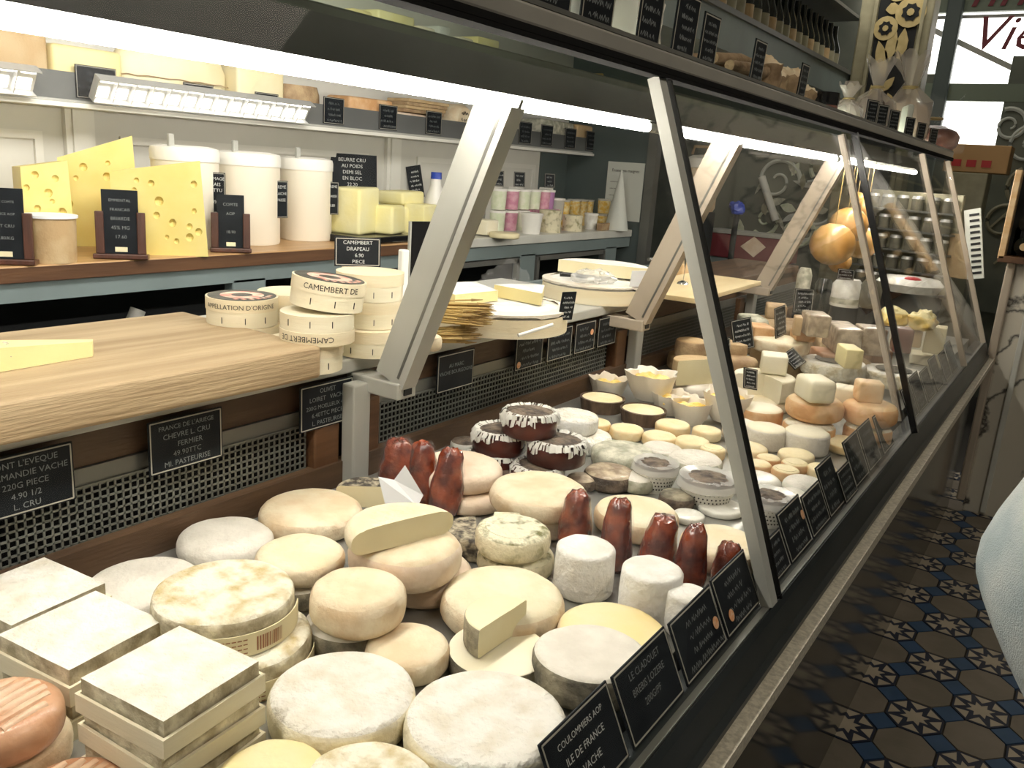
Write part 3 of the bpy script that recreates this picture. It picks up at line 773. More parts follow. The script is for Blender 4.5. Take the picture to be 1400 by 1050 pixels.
def tart(label, u, v, w, z0, h=.036):
    p = on(u, v, 'Z', z0 + h); r = w / 2 * mpp(p) * .92
    t = thing('lace_topped_tart', label, 'tart', (p.x, p.y, z0), (0, 0, random.uniform(0, 6)))
    put(MB().lathe([(0, 0), (r * .93, 0), (r, .004), (r, h - .003), (r * .95, h), (0, h)], 40), 'crust', 'tart_side', t, smooth=50)
    q = wheel_mb(r * .9, .006, .5, 0, .003, .06); put(MB().add(q.V, q.F, 0, Matrix.Translation((0, 0, h - .001))), 'filling', 'tart_top', t, smooth=60)
    put(doily_mb(r, h + .002, seed=int(u)), 'lace_doily', 'lace_paper', t, smooth=True)
tart('dark tart with lace doily at the bottom left of the tart pile', 672, 622, 74, DECK)
tart('dark tart with lace doily at the bottom right of the tart pile', 735, 640, 76, DECK)
tart('dark red tart with lace doily leaning to the wire grille side of the pile', 684, 590, 80, DECK + .042)
tart('dark red tart with lace doily on the post side of the pile', 762, 604, 88, DECK + .042)
tart('dark red tart with lace doily topping the pile', 725, 566, 82, DECK + .084)
bulk('small lace-wrapped brown cheese by the wood lip', 636, 600, 40, .030, DECK, 'lace_paper', 'tart_top', .5)
# ================================================================== MIDDLE AND FAR PART OF THE DECK
bulk('white disc under another beside the tart pile', 800, 594, 84, .028, DECK, 'chalk_white', 'white_bloom', .3)
bulk('white disc topping another beside the tart pile', 784, 566, 70, .034, DECK + .029, 'chalk_white', 'white_bloom', .25)
def bark_bowl(label, u, v, w, h=.030):
    p = on(u, v, 'Z', DECK + h); r = w / 2 * mpp(p)
    t = thing('bark_ringed_cheese', label, 'cheese', (p.x, p.y, DECK))
    put(MB().lathe([(0, 0), (r * .9, 0), (r, h), (r * .93, h + .001), (r * .9, h - .004), (0, h - .004)], 40), 'bark_ring', 'bark', t, smooth=50)
    q = wheel_mb(r * .89, .003, .4, 0, .002, .03); put(MB().add(q.V, q.F, 0, Matrix.Translation((0, 0, h - .004))), 'cheese', 'crottin_top', t, smooth=60)
bark_bowl('cream cheese ringed in dark bark nearest the wood lip', 824, 543, 62)
bark_bowl('cream cheese ringed in dark bark in front of the paper-cupped cheeses', 880, 559, 64)
for u, v, w, lb in ((817, 576, 42, 'small orange-sided disc touching the white disc'), (857, 584, 47, 'small orange disc with ringed top before the bark-ringed cheeses'), (902, 594, 48, 'small orange-sided disc between the bark ring and grey wheels'),
                    (946, 601, 50, 'small orange-sided disc next to the slanted post'), (920, 578, 48, 'pale small disc behind the orange ones near the bark ring'), (968, 586, 40, 'pale small disc with dark rim by the slanted post'), (972, 610, 36, 'tiny orange disc tucked behind the slanted post')):
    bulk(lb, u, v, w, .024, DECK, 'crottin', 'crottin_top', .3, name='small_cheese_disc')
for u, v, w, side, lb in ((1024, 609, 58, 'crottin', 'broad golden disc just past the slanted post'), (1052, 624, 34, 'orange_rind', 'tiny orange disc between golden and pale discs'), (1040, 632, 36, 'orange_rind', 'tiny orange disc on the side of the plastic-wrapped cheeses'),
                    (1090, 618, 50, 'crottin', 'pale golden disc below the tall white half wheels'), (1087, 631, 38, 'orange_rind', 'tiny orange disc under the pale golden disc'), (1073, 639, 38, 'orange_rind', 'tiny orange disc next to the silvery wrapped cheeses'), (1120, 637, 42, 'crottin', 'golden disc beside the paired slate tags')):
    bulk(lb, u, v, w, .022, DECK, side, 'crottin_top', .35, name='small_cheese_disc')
# grey mouldy wheels under film and lace
bulk('grey-green mouldy wheel under film beside the tart pile', 852, 612, 92, .034, DECK, 'grey_herb', 'grey_herb', .45)
bulk('grey-green mouldy wheel under film near the slanted post', 948, 622, 78, .032, DECK, 'grey_herb', 'grey_rind', .45)
bulk('brown mottled cheese in crumpled film under the tart pile', 836, 642, 74, .032, DECK, 'tart_top', 'nut_block', .5)
bulk('white paper disc under the orange discs', 905, 612, 52, .010, DECK, 'paper_white', 'paper_white', .3, name='paper_disc')
bulk('silvery wrapped cheese behind the paired slate tags', 1098, 656, 62, .034, DECK, 'curd', 'grey_rind', .5)
bulk('silvery wrapped cheese past the slanted post', 1040, 652, 66, .032, DECK, 'curd', 'curd', .5)
bulk('dark glossy film-wrapped cheese between the perforated cups', 928, 676, 52, .026, DECK, 'tart_top', 'grey_mould', .4)
bulk('grey marbled cheese in film beside the brown mottled one', 868, 648, 50, .030, DECK, 'grey_herb', 'grey_rind', .45)
bulk('lace-edged white disc under the perforated cup at the post', 985, 690, 64, .012, DECK, 'curd', 'curd', .4)
bulk('flat lace-edged disc before the pale round with red cheeses', 940, 700, 46, .012, DECK, 'lace_paper', 'curd', .4)
bulk('brown crumbly cheese with lace paper at the foot of the tart pile', 700, 648, 44, .022, DECK, 'lace_paper', 'tart_top', .5)
bulk('brown cheese wrapped in film at the foot of the sausages', 800, 650, 44, .024, DECK, 'tart_top', 'nut_block', .5)
bulk('silvery film-wrapped cheese by the small seal tag', 1082, 672, 56, .030, DECK, 'curd', 'grey_rind', .5)
bulk('grey film-wrapped cheese behind the first perforated cup', 905, 610, 60, .026, DECK, 'grey_herb', 'grey_rind', .45)
def draining_cup(label, u, v, w, h=.044):
    p = on(u, v, 'Z', DECK + h); r = w / 2 * mpp(p)
    t = thing('draining_cup', label, 'draining cup', (p.x, p.y, DECK), (0, 0, R(-58)))
    put(MB().lathe([(0, 0), (r * .72, 0), (r * .95, h * .6), (r, h), (r * .96, h), (r * .9, h * .6), (r * .68, .003), (0, .003)], 36), 'cup', 'curd', t, smooth=50)
    ho = MB()
    for j in range(4):
        for k in range(-5, 6):
            a = R(k * 9 + (4.5 if j % 2 else 0)); z = h * (.22 + .17 * j); rr = r * (.72 + .23 * min(1, z / (h * .6))) * 1.012
            T = Matrix.Translation((rr * math.cos(a), rr * math.sin(a), z)) @ Matrix.Rotation(a, 4, 'Z') @ Matrix.Rotation(R(90), 4, 'Y')
            ho.add([(.0016 * math.cos(i * 1.047), .0016 * math.sin(i * 1.047), 0) for i in range(6)], [(0, 1, 2, 3, 4, 5)], 0, T)
    put(ho, 'drain_holes', 'ink', t)
    q = wheel_mb(r * .86, .012, .5, 0, .004, .15); put(MB().add(q.V, q.F, 0, Matrix.Translation((0, 0, h - .008))), 'dark_crumb_filling', 'tart_top', t, smooth=60)
    rf = MB(); rr_ = random.Random(int(u)); V = []; n = 40
    for k in range(n):
        a = 2 * math.pi * k / n; f = rr_.uniform(.8, 1.15)
        V += [(r * .62 * math.cos(a) * f, r * .62 * math.sin(a) * f, h + .006), (r * 1.02 * math.cos(a), r * 1.02 * math.sin(a), h + .008 * f), (r * 1.10 * math.cos(a) * (.95 + .06 * f), r * 1.10 * math.sin(a) * (.95 + .06 * f), h - .008 * f)]
    rf.add(V, [(k * 3 + j, (k + 1) % n * 3 + j, (k + 1) % n * 3 + j + 1, k * 3 + j + 1) for k in range(n) for j in range(2)])
    put(rf, 'film_ruff', 'clear_wrap_heavy', t, smooth=30)
draining_cup('white perforated cup of curd between pale round and grey wheel', 897, 636, 62)
draining_cup('white perforated cup of curd at the slanted post', 968, 656, 78)
draining_cup('white perforated cup of curd beyond the slanted post, by the slate tags', 1052, 680, 66)
# paper cups of golden preserve-topped cheese
def paper_cup(label, u, v, w, z0, h=.045):
    p = on(u, v, 'Z', z0 + h); r = w / 2 * mpp(p)
    t = thing('paper_cup_cheese', label, 'cheese', (p.x, p.y, z0), (0, 0, random.uniform(0, 6)))
    q = MB(); V = []; n = 36; rr_ = random.Random(int(u))
    for k in range(n):
        a = 2 * math.pi * k / n; f = 1 + .09 * math.sin(5 * a + u) + .06 * math.sin(11 * a + 2 * u) + rr_.uniform(-.03, .03)
        for rad, z in ((.0, 0), (.62, 0), (.86, h * .45), (1.04 * f, h + .014 * f * f), (.95 * f, h + .011 * f), (.78, h * .5)):
            V.append((r * rad * math.cos(a), r * rad * math.sin(a), z))
    q.add(V, [(k * 6 + j, (k + 1) % n * 6 + j, (k + 1) % n * 6 + j + 1, k * 6 + j + 1) for k in range(n) for j in range(5)])
    put(q, 'paper_wrap', 'wrap_paper', t, smooth=40)
    for j in range(3):
        q = wheel_mb(r * .42, h * .5, .5, .1, .004, .25, 20)
        put(MB().add(q.V, q.F, 0, Matrix.Translation((r * .38 * math.cos(j * 2.1), r * .38 * math.sin(j * 2.1), h * .6))), 'golden_preserve', 'preserve', t, smooth=60)
paper_cup('tall white paper cup with golden topping by the upright', 891, 517, 66, DECK + .02, .05)
paper_cup('paper cup with golden topping behind the bark ring', 918, 545, 52, DECK, .036)
paper_cup('open paper cup with orange preserve between two cups', 945, 556, 54, DECK, .038)
paper_cup('paper-wrapped cheese with golden topping behind the slanted post', 995, 545, 62, DECK + .01, .05)
paper_cup('low paper cup of golden preserve by the wood lip', 832, 524, 50, DECK, .036)
bulk('paper-wrapped round cheese beyond the post, before the white half wheels', 1018, 579, 58, .040, DECK, 'wrap_paper', 'wrap_paper', .5, .05, .006, .08)
# white half wheels and cut pieces
bulk('tall white wheel with grey side next to its twin, by the post', 1048, 583, 58, .046, DECK, 'grey_rind', 'paste_white', .2)
bulk('tall white wheel with grey side next to its twin, by the slate tags', 1103, 588, 64, .048, DECK, 'grey_rind', 'paste_white', .2)
bulk('pale low wheel behind the tall white pair', 1044, 556, 62, .050, DECK, 'orange_rind', 'paste_white', .25)
sector('thick slab of white cheese topped by a cube', 1046, 512, .075, .055, DECK + .03, -40, 220, 'cream_rind', 'paste_white', 'paste_white', .15)
tag(put(wheel_mb(.07, .03, .3), 'cheese_round', ['pale_rind_side', 'cream_rind'], None, (on(1046, 512, 'Z', .785).x, on(1046, 512, 'Z', .785).y, DECK), smooth=50), 'pale wheel beneath the thick white slab', 'cheese')
block('white cheese cube standing on the thick white slab', 1060, 484, (.062, .070, .046), DECK + .087, 'paste_white', 20)
# orange tommes carrying cut blocks
bulk('mottled tan cheese under the orange tomme by the white slab', 1108, 578, 74, .040, DECK, 'orange_rind', 'flower_rind', .3)
bulk('fat orange tomme carrying a broad pale block', 1115, 543, 77, .050, DECK + .041, 'orange_rind', 'orange_top', .5, .05)
block('broad pale block with rounded rind on the orange tomme', 1117, 516, (.062, .082, .050), DECK + .092, ['paste_white'], 40, .010)
bulk('tan cheese under the orange tomme by the warm post', 1186, 582, 66, .040, DECK, 'orange_rind', 'flower_rind', .3)
bulk('fat orange tomme carrying a small orange-rind block', 1188, 549, 72, .050, DECK + .041, 'orange_rind', 'orange_top', .5, .05)
block('small cut block with orange rind on the tomme by the warm post', 1190, 521, (.055, .050, .045), DECK + .092, ['orange_top'], 25, .006)
block('pale cut piece between the two orange tommes', 1157, 528, (.05, .05, .06), DECK + .05, 'paste_white', 10, .006)
bulk('golden disc before the tan cheese by the slate tags', 1160, 603, 70, .020, DECK, 'crottin', 'crottin_top', .35, name='small_cheese_disc')
# wheels with a dark paper label
def labelled(label, u, v, w, h, z0):
    p = on(u, v, 'Z', z0 + h); r = w / 2 * mpp(p)
    t = thing('labelled_cheese', label, 'cheese', (p.x, p.y, z0))
    put(wheel_mb(r, h, .3, .02, -.003, .03), 'cheese', ['flower_rind', 'white_bloom'], t, smooth=50)
    put(MB().lathe([(0, h - .001), (r * .62, h + .0006), (r * .62, h + .0016), (0, h + .0006)], 30), 'paper_label', 'print_dark', t, smooth=True)
labelled('white wheel with dark paper label behind the broad block', 1141, 492, 84, .045, DECK + .04)
bulk('pale wheel under the wheel with dark label', 1141, 505, 80, .038, DECK, 'flower_rind', 'white_bloom')
labelled('white wheel with dark paper label beyond the warm post', 1222, 505, 76, .045, DECK + .02)
bulk('yellowish cut wheel under the slate tags at the far end', 1068, 463, 76, .035, DECK + .09, 'pale_rind_side', 'cream_rind', .3)
bulk('wheel with brown rind beneath the yellowish cut wheel', 1066, 474, 74, .085, DECK, 'tan_rind', 'tan_rind', .1)
block('yellow cut block behind the labelled wheel', 1163, 474, (.045, .085, .05), DECK + .10, 'paste_yellow', 30, .004)
block('reddish rinded slab under the yellow cut block', 1140, 480, (.10, .12, .05), DECK + .045, 'red_washed', 30, .006)
sector('pale half wheel with thin brown rind before the dark grille', 955, 492, .062, .065, DECK + .035, 60, 240, 'tan_rind', 'tan_rind', 'paste_ivory', .1)
bulk('pale wheel in paper under the brown-rind half', 948, 520, 70, .034, DECK, 'wrap_paper', 'wrap_paper', .4)
bulk('brown wheel in shadow at the grille, cut top', 946, 464, 44, .05, DECK + .05, 'brown_rind', 'tan_rind', .2)
bulk('dark brown wheel at the foot of the grille', 940, 482, 52, .05, DECK, 'brown_rind', 'brown_rind', .3)
bulk('dark taupe wheel beside the white slab', 1012, 488, 50, .06, DECK + .03, 'brown_rind', 'brown_rind', .3)
sector('stack of pale slices with brown edge behind the white slab', 1004, 466, .055, .04, DECK + .08, 150, 330, 'brown_rind', 'tan_rind', 'paste_ivory', .1)
block('salmon-coloured cut block behind the slate tags', 1040, 444, (.06, .09, .03), DECK + .12, 'orange_rind', 35, .005)
block('grey-green mouldy slab at the back of the case', 1030, 432, (.07, .11, .04), DECK + .11, 'grey_herb', 35, .01)
block('brown rectangular cheese at the back of the case', 1062, 416, (.06, .09, .04), DECK + .15, 'brown_rind', 20, .006)
block('tan slab standing behind the orange block', 1092, 432, (.02, .055, .05), DECK + .15, 'tan_rind', 20, .003)
block('orange glossy block before the nutty wrapped packs', 1098, 452, (.05, .085, .025), DECK + .125, 'orange_rind', 30, .005)
for u, v, d, z, lb in ((1117, 428, (.06, .09, .06), .15, 'film-wrapped nutty brown pack standing at the back'), (1154, 444, (.07, .15, .07), .10, 'long film-wrapped nutty brown pack'), (1192, 446, (.07, .09, .08), .08, 'film-wrapped nutty pack by the warm post'), (1202, 476, (.06, .08, .04), .05, 'reddish film-wrapped pack behind the labelled wheel')):
    block(lb, u, v, d, DECK + z, 'nut_block' if 'reddish' not in lb else 'red_washed', 28, .006, 'wrapped_cheese_pack')
block('dark plum-coloured block beyond the warm post', 1236, 448, (.05, .06, .07), DECK + .10, 'ham_dark', 20, .006)
block('pale square-cut block at the far end of the case', 1282, 446, (.06, .075, .085), DECK + .05, 'paste_ivory', 5, .003)
block('low cream block under the far slate tags', 1268, 482, (.10, .12, .035), DECK, 'paste_white', 10, .005)
block('tan block leaning by the plum-coloured one', 1250, 448, (.05, .05, .06), DECK + .07, 'tan_rind', 20, .005)
for u, v, lb in ((1224, 424, 'yellow folded cheese pieces beyond the warm post'), (1264, 429, 'yellow folded cheese piece near the far end')):
    bulk(lb, u, v, 34, .05, DECK + .13, 'preserve', 'paste_yellow', .5, .1, .01, .3, name='folded_cheese')
block('glass-lidded cream box under the yellow folded pieces', 1246, 438, (.12, .14, .10), DECK + .02, 'curd', 8, .004, 'cheese_box', 'box')
block('stack of pale cheeses under the nutty packs', 1150, 462, (.16, .20, .07), DECK, 'tan_rind', 25, .01)
block('low pale cheese slab at the back of the case', 1064, 440, (.20, .22, .10), DECK, 'brown_rind', 25, .01)

settle()
# ================================================================== SLATE TAGS
def sill_tag(label, y, w, h, lines=None, sticker=None, z=.7005, dx=0, chalk='chalk_dim', group=None, ts=.82):
    return price_tag(label, (-.268 + dx, y, z), w, h, 90, 26, lines, True, sticker, chalk=chalk, group=group, n=4, ts=ts)
sill_tag('slate tag reading COULOMMIERS AOP on the sill', .602, .122, .078, ['COULOMMIERS AOP', 'ILE DE FRANCE', '  VACHE', 'PP. FINI'], chalk='chalk', ts=.62)
sill_tag('slate tag reading LE CLADOUET on the sill', .735, .124, .076, ['LE CLADOUET', 'BREBIS LOZERE', '200G/PF', ''], chalk='chalk_dim', ts=.66)
sill_tag('slate tag with an orange seal near its right edge on the sill', .868, .122, .074, None, (.36, .42))
sill_tag('slate tag with an orange seal near its left foot, beside the post', .994, .120, .076, None, (-.30, .28))
sill_tag('wide slate tag just past the slanted post', 1.140, .112, .060)
sill_tag('slate tag with small orange seal past the slanted post', 1.257, .112, .078, None, (.38, .6))
sill_tag('narrow low slate tag after the orange-seal one', 1.372, .105, .070)
sill_tag('tall slate tag in front of the tiny orange discs', 1.478, .10, .090)
sill_tag('low slate tag overlapping the tall one', 1.560, .09, .060, dx=.005)
sill_tag('slate tag at the foot of the tan tomme', 1.672, .11, .090)
sill_tag('slate tag beneath the fat orange tommes', 1.790, .11, .090)
sill_tag('slate tag right before the warm post', 1.93, .11, .085)
for k, y in enumerate((2.25, 2.38, 2.52, 2.68, 2.85, 3.0)):
    sill_tag('dull slate tag in the row beyond the warm post', y, .12, .085 + .01 * (k % 2), group='far sill tags')
# tags hanging under the seller-side shelf
def hang(label, y, lines=None, w=.116, sticker=None, tilt=0, chalk='chalk_dim'):
    return price_tag(label, (-.968, y, .812), w, .076, 90, 0, lines, True, sticker, chalk=chalk, n=4, roll=tilt)
hang("slate tag lettered L'EVEQUE under the shelf, nearest the ridged wheel", .455, ["PONT L'EVEQUE", 'NORMANDIE VACHE', '220G PIECE', '4.90 1/2', 'L. CRU'])
hang('slate tag lettered FRANCE DE L\'ARIEGE under the cutting board', .671, ["FRANCE DE L'ARIEGE", 'CHEVRE L. CRU', '   FERMIER', '49.90TTC', 'MI. PASTEURISE'])
hang('slate tag lettered LOIRET VACHE by the upright', .932, ['OLIVET', 'LOIRET   VACHE', '200G MOELLEUX 45%', '6.40TTC PIECE', 'L. PASTEURISE'])
hang('slate tag under the straw bundles', 1.272, ['', 'AU MARC', 'VACHE BOURGOGNE', '', ''])
hang('slate tag with orange seal under the first brie', 1.535, None, .11, (-.38, .18))
hang('slate tag under the gap between the two bries', 1.665, None, .11)
hang('slate tag with orange seal under the second brie', 1.785, None, .10, (.3, .62))
hang('slate tag at the end of the shelf by the second upright', 1.90, None, .10)
price_tag('small framed notice on the wood divider', (-.962, 2.075, .80), .05, .06, 90, 0, None, True, None, chalk='sticker_orange', n=3)
# tags stuck among the far cheeses
def cheese_tag(label, u, v, z, w=.075, h=.085, yaw=60, lean=12, roll=0, **k):
    p = on(u, v, 'Z', z); return price_tag(label, p, w, h, yaw, lean, None, True, None, roll, chalk='chalk', n=5, **k)
cheese_tag('slate tag standing before the brown wheels', 1018, 478, .80, yaw=62, roll=-8)
cheese_tag('slate tag tilted behind the yellowish cut wheel', 1068, 460, .83, .065, .085, 80, 8, -6)
cheese_tag('slate tag standing highest before the nutty packs', 1097, 428, .86, .065, .075, 45, 5, 0)
cheese_tag('slate tag peeping from behind the slanted post', 992, 512, .78, .05, .09, 80, 5, -8)
cheese_tag('slate tag stuck in the white slab pointing up', 1026, 532, .77, .045, .05, 65, 20, 12)
cheese_tag('slate tag lying among the white wheels', 1095, 500, .80, .06, .05, 65, 48, -20)
# ================================================================== ON THE SELLER-SIDE SHELF
SH = .916
q = MB().bbox((0, 0, .0245), (.345, 1.16, .049), .006, seg=3)
b = tag(put(q, 'cutting_board', 'beech', None, (-1.098, .292, SH), (0, 0, R(-1)), smooth=40), 'thick worn beech cutting board overhanging the grey shelf', 'cutting board')
# wedge of hard cheese on the board
p = on(127, 487, 'Z', SH + .05)
q = MB(); poly = [(0, 0), (-.012, .010), (-.16, -.38), (-.02, -.38)]
q.prism(poly, 0, .020)
q.V = [(x, y, z * (1 + max(0, -y) * 4.0) if z > 0 else z) for x, y, z in q.V]
tag(put(q, 'cheese_wedge', 'paste_yellow', None, (p.x, p.y, SH + .0495), (0, 0, R(6)), smooth=20), 'flat wedge of hard yellow cheese on the cutting board', 'cheese')
p = on(2, 500, 'Z', SH + .05)
q = wheel_mb(.022, .02, .5, .1, .006, .5, 14)
tag(put(q, 'crumpled_film', 'clear_wrap_heavy', None, (p.x, p.y, SH + .0495), smooth=20), 'crumpled clear film on the cutting board beside the wedge', 'plastic film')

# camembert boxes of thin poplar
BR, BH = .0565, .046
def wrap_text(s, r, size, z, a_mid, flip=False):
    V, F = text_geo(s, size); out = []
    for x, y, zz in V:
        if flip: x, zz = -x, -zz
        a = R(a_mid) + x / r; out.append(((r) * math.cos(a), r * math.sin(a), z + zz))
    return MB().add(out, F)
def camembert_box(label, c, z0, yaw=0, flip=False, lid_text=None, top=True, tilt=(0, 0), a_mid=0, fs=.0125):
    t = thing('camembert_box', label, 'cheese box', (c[0], c[1], z0), (R(tilt[0]), R(tilt[1]), 0))
    lid0, lid1 = (.0, .020) if flip else (BH - .020, BH)
    put(MB().lathe([(0, .001), (BR, .001), (BR, BH - .001), (0, BH - .001)], 48), 'box_base', 'poplar_pale', t, smooth=40)
    ld = put(MB().lathe([(BR - .001, lid0), (BR + .0012, lid0), (BR + .0012, lid1), (BR * .97, lid1), (0, lid1)] if not flip else [(0, 0), (BR + .0012, 0), (BR + .0012, lid1), (BR - .001, lid1)], 48), 'lid', 'poplar', t, smooth=40)
    if top and not flip:
        put(MB().lathe([(0, lid1 + .0004), (BR * .96, lid1 + .0004), (BR * .96, lid1 + .0010), (0, lid1 + .0010)], 40), 'printed_label', 'print_dark', ld, smooth=40)
        pr = MB().lathe([(BR * .30, lid1 + .0013), (BR * .62, lid1 + .0013)], 30)
        for k in range(7): pr.box((BR * .78 * math.cos(k * .28 - .9), BR * .78 * math.sin(k * .28 - .9), lid1 + .0014), (.008, .006, .0004))
        put(pr, 'label_print', 'print_pink', ld)
    if lid_text:
        put(wrap_text(lid_text, BR + .0018, fs, (lid0 + lid1) / 2 - .0045 if not flip else (lid0 + lid1) / 2 + .0045, a_mid, flip), 'lettering', 'ink', ld)
    st_ = MB()
    for k in (a_mid - 30, a_mid + 8, a_mid + 42):
        a = R(k); zz = (lid0 * .5) if not flip else (lid1 + BH) / 2
        st_.box((0, 0, 0), (.0008, .0012, .010), 0, Matrix.Translation(((BR + .0003) * math.cos(a), (BR + .0003) * math.sin(a), zz)) @ Matrix.Rotation(a, 4, 'Z'))
    put(st_, 'staples', 'ink', t)
    return t
c1 = on(331, 404, 'Z', SH + 2 * BH)
VA = -48                                  # direction from the boxes towards the customer's eye
camembert_box('plain camembert box under the one lettered APPELLATION', c1, SH, a_mid=VA, top=False)
camembert_box("camembert box lettered APPELLATION D'ORIGINE with dark label, beside the cutting board", c1, SH + BH, lid_text="APPELLATION D'ORIGINE", a_mid=-42, fs=.0108)
c2 = on(434, 424, 'Z', SH + 2 * BH)
camembert_box('camembert box at the bottom of the tilting stack', (c2.x - .012, c2.y - .012), SH, a_mid=VA, top=False)
camembert_box('upside-down camembert box with inverted lettering in the middle of the stack', c2, SH + BH, flip=True, lid_text='CAMEMBERT DE', a_mid=VA - 14)
camembert_box('tilted camembert box lettered CAMEMBERT DE with dark label, topmost', (c2.x - .004, c2.y + .022), SH + 2 * BH + .003, lid_text='CAMEMBERT DE', a_mid=VA + 8, tilt=(-5, 4))
c3 = (c2.x - .035, c2.y + .155)
camembert_box('plain pale box at the foot of the plain stack by the straw', (c3[0] + .012, c3[1] - .014), SH, a_mid=VA, top=False)
camembert_box('plain pale box in the middle of the plain stack by the straw', c3, SH + BH, a_mid=VA, top=False)
camembert_box('plain pale box topping the plain stack by the straw', (c3[0] - .002, c3[1]), SH + 2 * BH, a_mid=VA, top=False)
c4 = (c2.x - .16, c2.y + .09)
camembert_box('plain camembert box tucked behind the tilting stack', c4, SH, a_mid=VA, top=False)
camembert_box('plain camembert box hidden on top behind the tilting stack', c4, SH + BH, a_mid=VA, top=False)
price_tag('little slate sign lettered CAMEMBERT behind the boxes', (c3[0] - .066, c3[1] + .035, SH + .1355), .082, .052, 52, 5, ['CAMEMBERT', 'DRAPEAU', '  6.90', ' PIECE'], chalk='chalk')
tag(put(MB().bbox((0, 0, .0675), (.05, .03, .135), .003), 'sign_block', 'poplar', None, (c3[0] - .078, c3[1] + .045, SH), (0, 0, R(52))), 'pale wooden block under the little slate sign', 'block')

# straw bundles
def straw_bundle(label, p, q_, r, n, seed):
    p = Vector(p); q_ = Vector(q_); d = (q_ - p); rr = random.Random(seed)
    t = thing('straw_bundle', label, 'straw bundle', p)
    m_ = MB(); tips = MB(); side = d.cross(Vector((0, 0, 1))).normalized()
    for k in range(n):
        a = rr.uniform(0, 6.28); s = math.sqrt(rr.random()) * r
        off = side * (s * math.cos(a) * 1.7) + Vector((0, 0, s * math.sin(a) + r))
        e = side * rr.gauss(0, .012) + Vector((0, 0, abs(rr.gauss(0, .006))))
        a0 = off + d * rr.uniform(0, .06); a1 = off + d * rr.uniform(.85, 1.04) + e
        m_.tube([a0, (a0 + a1) / 2, a1], .0015, 5)
        dd = (a1 - a0).normalized(); tips.tube([a1, a1 + dd * .012, a1 + dd * .022], .0028, 5, r2=.0006)
    s_ = put(m_, 'straws', 'straw', t); s_['kind'] = 'stuff'
    s_ = put(tips, 'straw_ears', 'straw_tip', t); s_['kind'] = 'stuff'
    put(MB().add(*(lambda g: (g.V, g.F))(MB().lathe([(r * 1.1, -.004), (r * 1.18, 0), (r * 1.1, .004)], 20)), 0,
        Matrix.Translation(d * .3 + Vector((0, 0, r))) @ d.to_track_quat('Z', 'Y').to_matrix().to_4x4() @ Matrix.Diagonal((1, 1.7, 1, 1))), 'binding', 'straw_tip', t, smooth=True)
a = on(505, 468, 'Z', SH); b = on(655, 468, 'Z', SH)
straw_bundle('flat lower bundle of straw behind the first strut', (a.x, a.y, SH), (b.x - .02, b.y - .02, SH), .010, 70, 4)
a = on(520, 425, 'Z', SH + .045); b = on(655, 438, 'Z', SH + .045)
straw_bundle('fuller upper bundle of straw behind the first strut', (a.x, a.y, SH + .033), (b.x, b.y, SH + .036), .016, 110, 5)
p = on(580, 462, 'Z', SH + .03)
bulk('small pale log cheese between the straw bundles', 592, 458, 26, .028, SH + .001, 'pale_rind_side', 'pale_rind', .5, name='log_cheese')

# bries in wooden hoops
def brie(label, c, r, h=.044):
    t = thing('brie_round', label, 'cheese', (c[0], c[1], SH))
    put(MB().lathe([(0, 0), (r, 0), (r, h * .85), (r - .002, h * .85), (r - .002, .003), (0, .003)], 64), 'wooden_hoop', 'poplar', t, smooth=40)
    q = wheel_mb(r - .004, h, .4, 0, .002, .012, 60); put(MB().add(q.V, q.F, 0, Matrix.Translation((0, 0, .003))), 'cheese', 'chalk_white', t, smooth=50)
    q = MB(); V = []; n = 60; rr_ = random.Random(int(r * 1e4))
    for k in range(n):
        a = 2 * math.pi * k / n; f = rr_.uniform(-.006, .006)
        V += [((r + .0012) * math.cos(a), (r + .0012) * math.sin(a), h * .93 + f * .5), ((r + .0016) * math.cos(a), (r + .0016) * math.sin(a), h + .003), ((r * .86) * math.cos(a), (r * .86) * math.sin(a), h + .006 + f * .4)]
    q.add(V, [(k * 3 + j, (k + 1) % n * 3 + j, (k + 1) % n * 3 + j + 1, k * 3 + j + 1) for k in range(n) for j in range(2)])
    put(q, 'wrapping_paper', 'wrap_paper', t, smooth=30)
    return t
B1 = Vector((-1.000, 1.445, 0)); B2 = Vector((-1.062, 1.985, 0))
brie('wide brie in a wooden hoop beside the straw bundles', B1, .150)
brie('wide brie in a wooden hoop next to the second strut', B2, .140)
ZB = SH + .0505
def slab(label, pts, z0, z1, mats, name='brie_slab', cat='cheese'):
    c = sum((Vector((x, y, 0)) for x, y in pts), Vector()) / len(pts)
    q = MB().prism([(x - c.x, y - c.y) for x, y in pts], 0, z1 - z0, 0, ti=1)
    return tag(put(q, name, mats, None, (c.x, c.y, z0), smooth=20), label, cat)
def fan(c, r, a0, a1, n=10): return [(c.x, c.y)] + [(c.x + r * math.cos(R(a0 + (a1 - a0) * k / n)), c.y + r * math.sin(R(a0 + (a1 - a0) * k / n))) for k in range(n + 1)]
slab('pointed slice of brie with bare yellow side on the first brie', fan(B1 + Vector((.09, .03, 0)), .13, 120, 175), ZB, ZB + .026, ['paste_yellow', 'chalk_white'])
slab('white half layer of brie at the straw side of the first brie', fan(B1 + Vector((.0, .0, 0)), .125, 150, 262), ZB, ZB + .022, ['paste_yellow', 'chalk_white'])
slab('thick half of brie laid over the second brie', fan(B2 + Vector((.0, .03, 0)), .125, 20, 190), ZB + .004, ZB + .036, ['paste_ivory', 'chalk_white'])
p = B2 + Vector((-.02, -.055, ZB + .002))
t = thing('cheese_knife', 'dark-handled knife lying across the second brie', 'knife', p, (0, 0, R(22)))
put(MB().tube([(-.05, 0, .006), (-.02, 0, .007), (.02, 0, .006)], .006, 10), 'handle', 'black_gloss', t, smooth=True)
